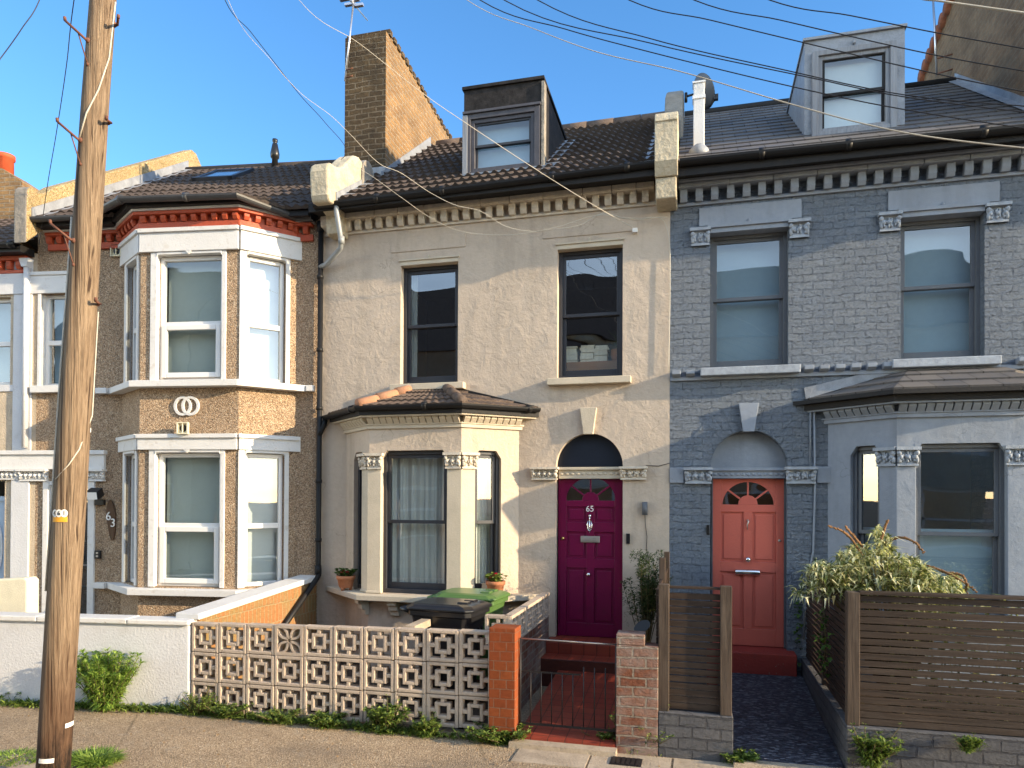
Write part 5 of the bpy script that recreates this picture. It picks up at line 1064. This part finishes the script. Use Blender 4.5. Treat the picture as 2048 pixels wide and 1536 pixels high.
def leaf(mb, p, d, L, W, bend=.25, up=None):
    d = Vector(d).normalized(); a = up or Vector((0, 0, 1)); s = d.cross(a)
    if s.length < .05: s = d.cross(Vector((1, 0, 0)))
    s.normalize(); n = s.cross(d); p = Vector(p)
    q1 = p + d * (L * .45) + n * (L * bend * .15); q2 = p + d * L - n * (L * bend)
    f = n * (W * .18)
    mb.add([p, q1 + s * W * .5 + f, q2, q1 - s * W * .5 + f, q1], [(0, 1, 4), (1, 2, 4), (0, 4, 3), (4, 2, 3)])
def rdir(r, up=.3, out=None):
    a = r.uniform(0, 2 * math.pi); v = Vector((math.cos(a), math.sin(a), r.uniform(-.4, 1) * 1.0 + up))
    if out: v += Vector(out) * .8
    return v.normalized()
def stem_plant(r, lm, sm, base, n, h, spread, L, W, per=10, lean=(0, 0), whorl=5, start=.15):
    for _ in range(n):
        a = r.uniform(0, 2 * math.pi); q = math.sqrt(r.random()); b = Vector(base) + Vector((math.cos(a) * spread * .25 * q, math.sin(a) * spread * .2 * q, 0))
        hh = h * r.uniform(.55, 1.0); tip = b + Vector((math.cos(a) * spread * q + lean[0], math.sin(a) * spread * .7 * q + lean[1], hh))
        mid = b.lerp(tip, .5) + Vector((0, 0, hh * .12)); pts = [b.lerp(mid, t).lerp(mid.lerp(tip, t), t) for t in [i / per for i in range(per + 1)]]
        sm.tube([pts[0], pts[len(pts) // 2], pts[-1]], [.006, .004, .002], 4, False)
        for i, p in enumerate(pts):
            if i / per < start: continue
            for k in range(whorl if i < per else whorl + 3):
                d = rdir(r, .15 + .5 * (i / per)); leaf(lm, p + d * .01, d, L * r.uniform(.6, 1.15) * (1.05 - .4 * i / per), W * r.uniform(.7, 1.1), r.uniform(.1, .5))
def plant(name, label, cat, loc, matl, fn, group=None, stemm='stem', parts=('foliage', 'stem')):
    t_ = thing(name, label, cat, loc, 0, group); lm, sm = MB(), MB(); lm.keep = True; fn(lm, sm)
    if lm.v: obj(parts[0], lm, M[matl], t_)
    if sm.v: obj(parts[1], sm, M[stemm], t_)
    return t_
for lab, px, py, seedn in (('pale terracotta pot of wilting red cyclamen on the left end of the bay sill', 701, 1176, 3), ('orange terracotta pot of red geranium and green leaves on the right of the bay sill', 996, 1184, 4)):
    c = Vector((-4.44, -.34, .996)) if seedn == 3 else Vector((-2.40, -.36, .996)); t_ = thing('flower_pot', lab, 'flower pot', tuple(c)); r = random.Random(seedn); cx, cy = c.x, c.y; z = .996
    m = MB(); m.lathe([(.075, z + .03), (.09, z + .05), (.108, z + .14), (.12, z + .145), (.124, z + .19), (.112, z + .19), (.10, z + .16)], cx, cy, 22)
    for k in range(3): a = k * 2.1 + .3; m.tube([(cx + .06 * math.cos(a), cy + .06 * math.sin(a), z), (cx + .07 * math.cos(a), cy + .07 * math.sin(a), z + .05)], .02, 8)
    obj('pot', m, M['terracotta'], t_)
    lm, sm, fm_ = MB(), MB(), MB(); lm.keep = fm_.keep = True
    stem_plant(r, lm, sm, (cx, cy, z + .15), 22, .11, .13, .05, .045, 3, (0, 0), 4)
    for k in range(7 if seedn == 3 else 8):
        p = Vector((cx + r.uniform(-.09, .03 if seedn == 4 else .08), cy + r.uniform(-.1, .02), z + r.uniform(.22, .27)))
        for _ in range(9): leaf(fm_, p, rdir(r, .3), .034, .034, .2)
    obj('leaves', lm, M['leaf_weed'] if seedn == 4 else M['leaf_ivy'], t_); obj('stem', sm, M['stem'], t_); obj('flowers', fm_, M['petal'], t_)

# ================================================================== PLANTS
rb = random.Random(21)
cb = PZ(208, 1412, 0); cb.y = min(cb.y, -2.75)
cb = P(212, 1408, -2.74); cb.z = 0
plant('wild_bush', 'bright green leafy weed bush growing against the white garden wall', 'bush', tuple(cb), 'leaf_bush', lambda l, s: (stem_plant(rb, l, s, cb, 95, .60, .33, .095, .02, 13, (-.0, -.02), 6, .05)))
weeds = [(395, 1432, .20, .16, 'clump of pale weeds where the white wall meets the pierced block wall'), (450, 1440, .11, .18, 'low weed clump under the second pierced block'), (560, 1450, .10, .2, 'low weed clump under the pale flower block'), (655, 1455, .09, .18, 'small weeds under the middle of the pierced block wall'),
         (770, 1458, .22, .17, 'tallest broad-leaved weed at the foot of the pierced block wall'), (850, 1463, .13, .11, 'dark weed tuft left of the last pierced blocks'), (1005, 1484, .13, .24, 'bushy weed clump at the foot of the red gate pier'), (1215, 1490, .12, .12, 'small weed sprout right of the iron gate'),
         (1290, 1500, .30, .3, 'tall flowering weed at the foot of the weathered brick wall'), (1365, 1500, .22, .2, 'weed clump in front of the grey base wall'), (30, 1415, .1, .3, 'weeds along the white wall left of the pole'), (1740, 1528, .22, .15, 'weed clump at the foot of the long grey fence wall'), (1480, 1528, .08, .12, 'tiny weed at the end of the slate path'), (1935, 1500, .09, .07, 'little weed halfway along the long fence wall')]
for i, (px, py, h, sp_, lab) in enumerate(weeds):
    c = PZ(px, py, 0.0); r = random.Random(100 + i)
    if px < 970: c = P(px, py, -2.62); c.z = 0
    if px > 1700: c = P(px, py, -2.68); c.z = max(0, c.z)
    def f(l, s, c=c, h=h, sp_=sp_, r=r):
        L = r.uniform(.035, .07); stem_plant(r, l, s, c, int(22 + sp_ * 80), h, sp_, L, L * r.uniform(.3, .5), 6, (r.uniform(-.04, .04), -.01), 5, 0); stem_plant(r, l, s, c, 5, h * 1.5, sp_ * 1.3, L * .6, L * .2, 7, (r.uniform(-.08, .08), -.02), 2, .3)
        for k in range(60): a = r.uniform(0, 6.28); q = sp_ * r.uniform(.3, 1.3); leaf(l, (c.x + q * math.cos(a), c.y - abs(q * .5 * math.sin(a)), c.z), (r.uniform(-1, 1), r.uniform(-1, .4), r.uniform(.3, 1.4)), r.uniform(.04, .12), .006, .4)
    plant('weed_clump', lab, 'weeds', tuple(c), 'leaf_weed', f, 'weeds along the garden walls')
# grass and moss strip at the wall foot
m = MB(); m.keep = True; r = random.Random(5)
for i in range(5200):
    q = r.random(); x = -8.2 + q * 6.6; y = -2.56 - abs(r.gauss(0, .045)) - .02
    if x < -5.07: y = (F3 @ Vector(((x + 4.7) / math.cos(A63), -2.5, 0))).y - abs(r.gauss(0, .06)) - .02
    if r.random() < .25 + .4 * math.sin(x * 5) : continue
    leaf(m, (x, y, 0), (r.uniform(-1, 1), r.uniform(-1, .6), r.uniform(.3, 1.4)), r.uniform(.03, .11), r.uniform(.008, .028), .3)
tag(obj('grass_strip', m, M['leaf_weed']), 'short grass and moss along the foot of the garden walls', 'grass', None, 'stuff')
for px, py, rad, h, n, lab in ((190, 1524, .2, .1, 1500, 'grass tuft growing at the foot of the wooden pole'), (30, 1518, .26, .05, 700, 'thin grass between the paving slabs at the left edge')):
    c = PZ(px, py, 0); m = MB(); m.keep = True; r = random.Random(px)
    for i in range(n):
        a = r.uniform(0, 6.28); q = math.sqrt(r.random()) * rad; leaf(m, (c.x + q * math.cos(a), c.y + q * .7 * math.sin(a), 0), (math.cos(a) * .7 + r.uniform(-.5, .5), math.sin(a) * .7 + r.uniform(-.5, .5), r.uniform(.4, 1.5)), h * r.uniform(.5, 1.2), .008, .4)
    tag(obj('grass_tuft', m, M['leaf_bush']), lab, 'grass')
# silvery shrub behind the long fence
rs = random.Random(9)
def budd(l, s):
    base = Vector((1.75, -1.7, .25))
    def top_at(px): return 1172 - 112 * math.exp(-((px - 1752) / 62) ** 2) - 48 * math.exp(-((px - 1650) / 50) ** 2) - 30 * math.exp(-((px - 1860) / 60) ** 2) - 10 * math.sin(px * .09)
    def ok(p): return p.z > 1.38 and (p.x > 1.12 or p.z > 1.5) or (p.x > 1.36 and p.y > -2.4)
    for i in range(210):                                         # a shoot ends in a drooping spray of long leaves
        px = rs.uniform(1602, 1925); tp_ = top_at(px); tip = P(px, tp_ + 4 + rs.random() ** 1.4 * 105, rs.uniform(-2.3, -1.2))
        if not ok(tip): continue
        mid = base.lerp(tip, .6) + Vector((0, 0, .2)); pts = [base.lerp(mid, q).lerp(mid.lerp(tip, q), q) for q in [k / 14 for k in range(15)]]
        s.tube([pts[0], pts[5], pts[10], pts[14]], [.012, .009, .006, .003], 5, False)
        out = (tip - mid).normalized(); n = rs.randint(30, 55); big = rs.uniform(.75, 1.25)
        for k in range(n):
            q = rs.random() ** .6; p = mid.lerp(tip, .35 + .65 * q)
            if not ok(p): continue
            d = (out * .7 + rdir(rs, -.05) + Vector((0, 0, -.25 * rs.random()))).normalized(); leaf(l, p, d, rs.uniform(.05, .12) * big, rs.uniform(.014, .026) * big, rs.uniform(.15, .8))
_b0 = budd
def budd(l, s):
    _b0(l, s)
    for i in range(1100):
        px = rs.uniform(1592, 1930); tp_ = 1172 - 112 * math.exp(-((px - 1752) / 62) ** 2) - 48 * math.exp(-((px - 1650) / 50) ** 2) - 30 * math.exp(-((px - 1860) / 60) ** 2) - 10 * math.sin(px * .09)
        p = P(px, tp_ + (1195 - tp_) * rs.random() ** .9 * 1.0 + 3, rs.uniform(-2.4, -1.3)); d = rdir(rs, -.15); leaf(l, p, d, rs.uniform(.05, .12), rs.uniform(.016, .03), rs.uniform(.15, .8))
    for i in range(2600):  # low filler leaves, added behind the slats to darken the gaps
        p = Vector((rs.uniform(1.6, 4.25), rs.uniform(-2.42, -2.0), rs.uniform(.22, 1.4)))
        if rs.random() < .15: continue
        leaf(l, p, rdir(rs, 0), rs.uniform(.06, .13), rs.uniform(.025, .05), .3)
bd = plant('shrub', 'silvery green long-leaved shrub spilling over the long slatted fence', 'shrub', (1.75, -1.7, .2), 'leaf_budd', budd)
for pts in ([(1725, 1110, -1.85), (1700, 1075, -1.9), (1680, 1060, -1.95), (1655, 1052, -2.0)], [(1770, 1085, -1.8), (1800, 1075, -1.9), (1830, 1085, -2.0), (1848, 1107, -2.05)], [(1850, 1130, -1.85), (1885, 1142, -1.9), (1920, 1160, -2.0), (1955, 1185, -2.05)], [(1890, 1145, -1.85), (1922, 1150, -1.9), (1932, 1166, -2.0), (1933, 1186, -2.02)], [(1730, 1100, -1.8), (1705, 1070, -1.8), (1690, 1052, -1.82)], [(1762, 1080, -1.8), (1770, 1055, -1.8), (1776, 1040, -1.82)]):
    m = MB(); pp = [P(*p) for p in pts]; pp = curve(pp, 5); m.tube(pp, [.003 + .008 * math.sin(math.pi * min(1, .15 + k / len(pp))) for k in range(len(pp))], 6)
    for k in range(40): q = k / 40 * (len(pp) - 1); i = min(int(q), len(pp) - 2); c = pp[i].lerp(pp[i + 1], q - i); m.blob(c + Vector((rs.uniform(-.008, .008), rs.uniform(-.008, .008), rs.uniform(-.008, .008))), .009, 5, 3)
    obj('flower_spike', m, M['seed'], bd)
# evergreen by the plum door
re_ = random.Random(31)
def ev(l, s):
    base = Vector((-.56, -.55, .35))
    for i in range(34):
        tip = P(re_.gauss(1300, 20), 1118 + re_.random() * 85, re_.uniform(-.8, -.2)); mid = base.lerp(tip, .6) + Vector((re_.uniform(-.05, .05), 0, .08)); pts = [base.lerp(mid, q).lerp(mid.lerp(tip, q), q) for q in [k / 12 for k in range(13)]]
        s.tube([pts[0], pts[4], pts[8], pts[12]], [.006, .005, .004, .002], 4, False)
        for k, p in enumerate(pts):
            if k < 6: continue
            for _ in range(16): d = rdir(re_, .3); leaf(l, p + d * re_.uniform(.0, .05), d, re_.uniform(.035, .06), .016, .2)
    for k in range(60):
        p = P(re_.uniform(1262, 1332), re_.uniform(1105, 1130), re_.uniform(-.7, -.3)); [leaf(l, p + Vector((re_.uniform(-.02, .02), 0, re_.uniform(-.03, .03))), rdir(re_, .5), .04, .012, .2) for _ in range(6)]
pt = thing('planter', 'dark round pot by the plum door step', 'flower pot', (-.56, -.55, .05)); m = MB(); m.lathe([(.12, .06), (.15, .3), (.165, .31), (.165, .36), (.14, .36), (.13, .33)], -.56, -.55, 18); obj('pot', m, M['black'], pt)
plant('evergreen_shrub', 'thin dark evergreen shrub beside the plum door', 'shrub', (-.56, -.55, .3), 'leaf_dark', ev)
m = MB(); c = P(1284, 1253, -1.2)
m.add([c + Vector((.085 * math.cos(a) , .03 * math.sin(a), .06 * math.sin(a) + .03 * math.cos(a))) for a in [2 * math.pi * k / 16 for k in range(16)]] + [c + Vector((.02, .05, -.03))], [tuple(range(16))] + [(k, (k + 1) % 16, 16) for k in range(16)]); m.tube([c + Vector((.02, .05, -.03)), c + Vector((.03, .08, -.9))], .008, 6); tag(obj('solar_lamp', m, M['black']), 'dark tilted disc on a stake behind the weathered brick wall', 'garden lamp')
# climbers on the side fence by the slate path
rc = random.Random(77)
def climb(pxs, n):
    def f(l, s):
        for _ in range(n):
            px, py = rc.uniform(*pxs[0]), rc.uniform(*pxs[1]); d = ray(px, py); tt = (1.17 + rc.uniform(-.06, .06) - CAM.x) / d.x; p = CAM + d * tt; leaf(l, p, rdir(rc, -.1, (-1, 0, 0)), rc.uniform(.05, .09), rc.uniform(.04, .06), .3)
        a = [CAM + ray(px, py) * ((1.17 - CAM.x) / ray(px, py).x) for px, py in ((sum(pxs[0]) / 2, pxs[1][1]), (sum(pxs[0]) / 2 + 4, sum(pxs[1]) / 2), (sum(pxs[0]) / 2, pxs[1][0]))]; s.tube(a, .006, 5)
    return f
for k, (pxs, n, lab) in enumerate((((( 1582, 1603), (1180, 1330)), 170, 'green climber on the far end of the fence beside the slate path'), (((1635, 1660), (1215, 1350)), 60, 'sparse climber on the fence side near its front post'), (((1456, 1464), (1228, 1265)), 12, 'pale leafy shoot behind the right post of the small fence'))):
    plant('climbing_plant', lab, 'climber', (1.17, -1 - k * .4, .3), 'leaf_ivy', climb(pxs, n))

# ================================================================== POLE AND WIRES
PP = [(100, 1640, .115), (109, 1500, .114), (124, 1250, .113), (140, 1000, .110), (152, 800, .106), (165, 600, .10), (178, 400, .096), (191, 200, .092), (206, 0, .088)]
pth = [P(a, b, -4.47) for a, b, c in PP]; rad = [c for *_, c in PP]
top = pth[-1] + (pth[-1] - pth[-3]).normalized() * 2.6; pth.append(top); rad.append(.078)
def on_pole(py, ang, out=0):
    """point on the pole's surface at image row py, ang degrees right of the side that faces the street"""
    for (a, b, c), (a2, b2, c2) in zip(PP, PP[1:]):
        if b2 <= py <= b: q = (b - py) / (b - b2); c0 = P(a + (a2 - a) * q, py, -4.47); r0 = c + (c2 - c) * q
    f = (CAM - c0); f.z = 0; f.normalize(); s = Vector((0, 0, 1)).cross(f); d = f * math.cos(R(ang)) + s * math.sin(R(ang)); return c0 + d * (r0 + out), d
PO = thing('utility_pole', 'tall leaning wooden utility pole with step irons and an orange label', 'utility pole', (pth[0].x, pth[0].y, 0))
m = MB(); m.tube(pth, rad, 28); obj('pole', m, M['pole'], PO)
for (py, ang, dx, dz) in ((95, -55, -.13, .10), (292, -55, -.13, .10), (490, -55, -.13, .10), (45, 75, .16, -.04), (240, 80, .1, -.04), (605, 80, .10, -.01)):
    p, d = on_pole(py, ang); s = -1 if dx < 0 else 1
    e = p + Vector((dx * .8, -.10, dz)); m = MB(); m.tube([p - d * .03, p + d * .02, e], .0095, 8); m.tube([e, e + Vector((s * .004, 0, .026))], .011, 8); m.blob(p, .02, 8, 5)
    if s < 0: q, _ = on_pole(py + 48, ang + 10); m.tube([p.lerp(e, .45), q], .005, 6); m.blob(q, .013, 6, 4)
    obj('step_iron', m, M['rust'], PO)
def patch(py0, py1, a0, a1, mat, name, out=.003):
    m = MB(); n = 8; pts = []
    for i in range(n + 1): a = a0 + (a1 - a0) * i / n; pts += [on_pole(py0, a, out)[0], on_pole(py1, a, out)[0]]
    m.add(pts, [(2 * i, 2 * i + 1, 2 * i + 3, 2 * i + 2) for i in range(n)]); return obj(name, m, mat, PO)
patch(1033, 1043, -62, -4, M['orange'], 'orange_label')
for k, (ang, chh) in enumerate(((-52, '4'), (-34, '6'), (-16, '1'))):
    c, d = on_pole(1026, ang, .004); s = Vector((0, 0, 1)).cross(d); fr = Matrix(((s.x, -d.x, 0, c.x), (s.y, -d.y, 0, c.y), (0, 0, 1, c.z), (0, 0, 0, 1)))
    m = MB(fr); m.poly([(.025 * math.cos(2 * math.pi * j / 20), 0, .029 * math.sin(2 * math.pi * j / 20)) for j in range(20)]); tg = obj('number_disc', m, M['number_white'], PO)
    obj('digit', text_mb(chh, .046, .001, fr @ Matrix.Translation((0, -.002, 0))), M['black'], tg)
for py, a0, a1 in ((1448, 30, 75), (1512, -55, 0), (860, 70, 85)): patch(py - 5, py + 4, a0, a1, M['number_white'], 'paint_mark')
m = MB(); m.tube([on_pole(py, a, .006)[0] for py, a in ((4, 60), (120, 45), (190, 10), (240, -30), (290, -60))], .006, 6); m.tube([on_pole(py, a, .006)[0] for py, a in ((620, 88), (760, 80), (830, 80), (900, 20), (930, -10), (960, -60))], .005, 6); m.tube([on_pole(py, a, .006)[0] for py, a in ((440, -88), (600, -86), (800, -88), (1000, -88), (1180, -88))], .007, 6); obj('pole_cable', m, M['wire_pale'], PO)
tp = top - Vector((0, 0, .12))
def wire(label, pix, mat='wire', r=.0036, start=True, group='overhead wires'):
    pts = [P(*p) for p in pix]
    if start: pts = [tp + Vector((0, 0, 0))] + pts
    c_ = curve(pts); n = len(c_) - 1; m = MB(); m.tube(c_, [r * (.4 + .7 * i / n) for i in range(n + 1)] if mat == 'wire_pale' else r, 6); tag(obj('overhead_wire', m, M[mat]), label, 'cable', group)
Yw = -4.2
wire('lowest of the wires fanning to the right, ending lowest at the right edge', [(934, 0, Yw), (1064, 56, Yw), (1194, 104, Yw), (1360, 143, Yw), (1581, 208, Yw), (1738, 250, Yw), (1848, 272, Yw), (2048, 296, Yw), (2300, 318, Yw)], 'wire_pale', .005)
wire('second lowest of the wires fanning to the right', [(960, 0, Yw - .05), (1130, 58, Yw - .05), (1300, 104, Yw - .05), (1592, 175, Yw - .05), (1786, 215, Yw - .05), (2048, 256, Yw - .05), (2300, 285, Yw)])
wire('third lowest of the wires fanning to the right', [(1008, 0, Yw), (1300, 86, Yw), (1629, 157, Yw), (1786, 190, Yw), (2048, 224, Yw), (2300, 250, Yw)])
wire('fourth lowest of the wires fanning to the right', [(1075, 0, Yw), (1300, 77, Yw), (1556, 137, Yw), (1811, 190, Yw), (2048, 212, Yw), (2300, 228, Yw)])
wire('fifth of the fanning wires, crossing the lead dormer window', [(1258, 0, Yw), (1420, 40, Yw), (1665, 99, Yw), (1884, 150, Yw), (2048, 183, Yw), (2300, 225, Yw)])
wire('wire crossing just over the lead dormer roof', [(1388, 0, Yw), (1560, 40, Yw), (1702, 73, Yw), (1880, 112, Yw), (2048, 142, Yw), (2300, 182, Yw)])
wire('wire passing from above the lead dormer to the brown stack', [(1539, 0, Yw), (1700, 31, Yw), (1870, 65, Yw), (2048, 97, Yw), (2300, 140, Yw)])
wire('thick pale wire at the very top right corner', [(1830, -5, Yw), (1880, 2, Yw), (2048, 26, Yw), (2300, 60, Yw)], 'wire_pale', .008)
wire('wire running from the pole to the top left corner', [(79, 0, -4.6), (45, 55, -4.7), (0, 118, -4.9), (-80, 220, -5)])
c_ = M63 @ Vector((-4.0, -.1, 6.0))
m = MB(); m.tube(curve([tp, P(148, 0, -3.4), P(133, 130, -2.6), P(112, 270, -1.6), P(95, 370, -1.0), P(78, 490, -.75)]), .005, 6); tag(obj('overhead_wire', m, M['wire']), 'thin wire from the pole down to the pebbledash house corner', 'cable', 'overhead wires')
wire('dark wire curving down behind the brick chimney corner', [(450, 0, -3.2), (500, 62, -2.7), (545, 120, -2.2), (600, 190, -1.6), (650, 245, -.9), (692, 306, -.1), (655, 340, .1)])
wire('pale cable sagging across the top of the beige facade', [(465, 20, -3.3), (540, 118, -2.7), (600, 185, -2.3), (660, 230, -1.9), (700, 268, -1.5), (760, 328, -1.1), (800, 345, -.9), (860, 385, -.6), (910, 410, -.5), (960, 422, -.4), (1010, 452, -.33), (1065, 463, -.28), (1110, 458, -.25), (1160, 450, -.25), (1205, 427, -.25), (1250, 436, -.2), (1335, 434, -.06)], 'wire_pale', .0045)
wire('second pale cable sagging lower across the beige facade', [(690, 322, -.9), (740, 350, -.8), (800, 393, -.6), (860, 435, -.4), (920, 462, -.3), (1000, 470, -.28), (1040, 468, -.28), (1110, 455, -.27), (1200, 430, -.26), (1270, 440, -.15), (1322, 437, -.05), (1337, 470, -.03), (1340, 560, -.03), (1337, 740, -.03)], 'wire_pale', .005, False)
wire('straight cable from the pole across the dormer to a bracket on the beige wall', [(598, 0, -3.5), (720, 88, -2.8), (850, 190, -2.2), (945, 255, -1.8), (1080, 344, -1.0), (1190, 412, -.5), (1268, 456, -.04)], 'wire_pale', .004)
m = MB(); c = P(1270, 460, -.04); m.box(c.x - .03, c.x + .03, -.06, 0, c.z - .03, c.z + .02); tag(obj('cable_bracket', m, M['number_white']), 'small white cable bracket on the beige wall above the right window', 'bracket')

# ================================================================== AERIALS, DISH
t_ = thing('aerial', 'tall television aerial on the yellow brick chimney', 'aerial', tuple(P(692, 160, .86)))
m = MB(); a, b = P(690, 162, .86), P(708, -4, .86); m.tube([a, b], .014, 8); obj('mast', m, M['alu'], t_)
m = MB(); c = P(705, 10, .86)
for k in range(3): m.box(c.x - .17 + k * .02, c.x + .0 + k * .02, c.y - .25 + k * .12, c.y - .2 + k * .12, c.z + .01, c.z + .045); m.box(c.x + .02, c.x + .17, c.y - .25 + k * .12, c.y - .2 + k * .12, c.z - .03, c.z + .005)
m.tube([c + Vector((0, -.3, 0)), c + Vector((.05, .4, .02))], .01, 8); obj('aerial_elements', m, M['alu'], t_)
m = MB()
for py in (140, 155): c = P(692, py, .86); m.tube([c, c + Vector((.12, -.02, 0))], .01, 6)
obj('bracket', m, M['rust'], t_)
t_ = thing('aerial', 'slender aerial mast on the brown brick stack', 'aerial', tuple(P(1873, 150, 2.9)))
m = MB(); m.tube([P(1874, 150, 2.9), P(1866, -6, 2.9)], .016, 8); obj('mast', m, M['alu'], t_); m = MB()
for py in (118, 148): c = P(1872, py, 2.9); m.tube([c, c + Vector((.25, -.05, .02))], .012, 6)
obj('bracket', m, M['rust'], t_)
t_ = thing('flue_pipe', 'square white plastic post standing on the grey slates', 'flue', (.02, 0, 6.35)); m = MB(); m.box(-.05, .08, -.065, .065, 6.38, 7.19); obj('post', m, M['white63'], t_, .01); m = MB(); m.box(-.06, .09, -.075, .075, 7.0, 7.04); m.box(-.06, .09, -.075, .075, 7.19, 7.21); obj('strap', m, M['upvc'], t_); m = MB(); m.lathe([(.13, 6.3), (.12, 6.4), (.085, 6.44), (.07, 6.46)], .015, 0, 14); obj('collar', m, M['lead'], t_)
ctr = P(1407, 183, 1.35); t_ = thing('satellite_dish', 'grey satellite dish behind the white post', 'satellite dish', tuple(ctr))
ax = Vector((.75, .5, .43)).normalized(); s1 = ax.cross(Vector((0, 0, 1))).normalized(); s2 = s1.cross(ax); m = MB(); n = 26; pts = []
for i in range(6):
    r0 = .21 * i / 5
    for k in range(n): a = 2 * math.pi * k / n; pts.append(ctr + s1 * (r0 * math.cos(a)) + s2 * (r0 * 1.12 * math.sin(a)) + ax * (r0 * r0 * 1.3 - .05))
m.add(pts, [(i * n + k, i * n + (k + 1) % n, (i + 1) * n + (k + 1) % n, (i + 1) * n + k) for i in range(5) for k in range(n)], True); ds = obj('dish', m, M['dish'], t_); sd = ds.modifiers.new('thickness', 'SOLIDIFY'); sd.thickness = .006
m = MB(); lw = ctr - s2 * .2; e = P(1432, 197, 1.3); m.tube([ctr - s2 * .22 if s2.z > 0 else ctr + s2 * .22, e], .011, 8); m.box(e.x - .03, e.x + .03, e.y - .03, e.y + .03, e.z - .02, e.z + .05); obj('feed_arm', m, M['black'], t_)
m = MB(); a = P(1372, 193, 1.35); m.tube([a, ctr + ax * -.05], .016, 8); m.tube([a + Vector((0, 0, .05)), a - Vector((0, 0, .08))], .02, 8); obj('bracket', m, M['black'], t_)

# ================================================================== BEHIND THE WINDOWS
t_ = thing('sideboard', 'low wooden cabinet inside the right upstairs window of the beige house', 'cabinet', (-1.3, .42, 3.6)); m = MB(); m.box(-1.78, -.85, .32, .6, 3.5, 3.98); obj('cabinet', m, M['ply'], t_, .006)
r = random.Random(8)
for i, (x, n) in enumerate(((-1.6, 7), (-1.38, 6), (-1.2, 6))):
    z = 3.982
    for k in range(n):
        h = r.uniform(.025, .045); wd = r.uniform(.15, .19); xo = x + r.uniform(-.01, .01); m = MB(); m.box(xo - wd / 2, xo + wd / 2, .34 + r.uniform(0, .02), .46, z, z + h); z += h + .001
        tag(obj('book', m, M['book'], None, .002), 'stacked paperback with its pages facing the right upstairs window of the beige house', 'book', 'books stacked in the window')
t_ = thing('flower_pot', 'terracotta pot with a small palm beside the books in the upstairs window', 'flower pot', (-1.0, .42, 3.98)); m = MB(); m.lathe([(.06, 3.982), (.085, 4.06), (.08, 4.13), (.06, 4.14)], -1.0, .42, 16); obj('pot', m, M['terracotta'], t_)
m = MB(); m.keep = True
for k in range(60): leaf(m, (-1.0, .42, 4.14), (r.uniform(-1, 1), r.uniform(-.4, .4), r.uniform(.5, 1.6)), r.uniform(.15, .32), .02, .4)
obj('leaves', m, M['leaf_dark'], t_)
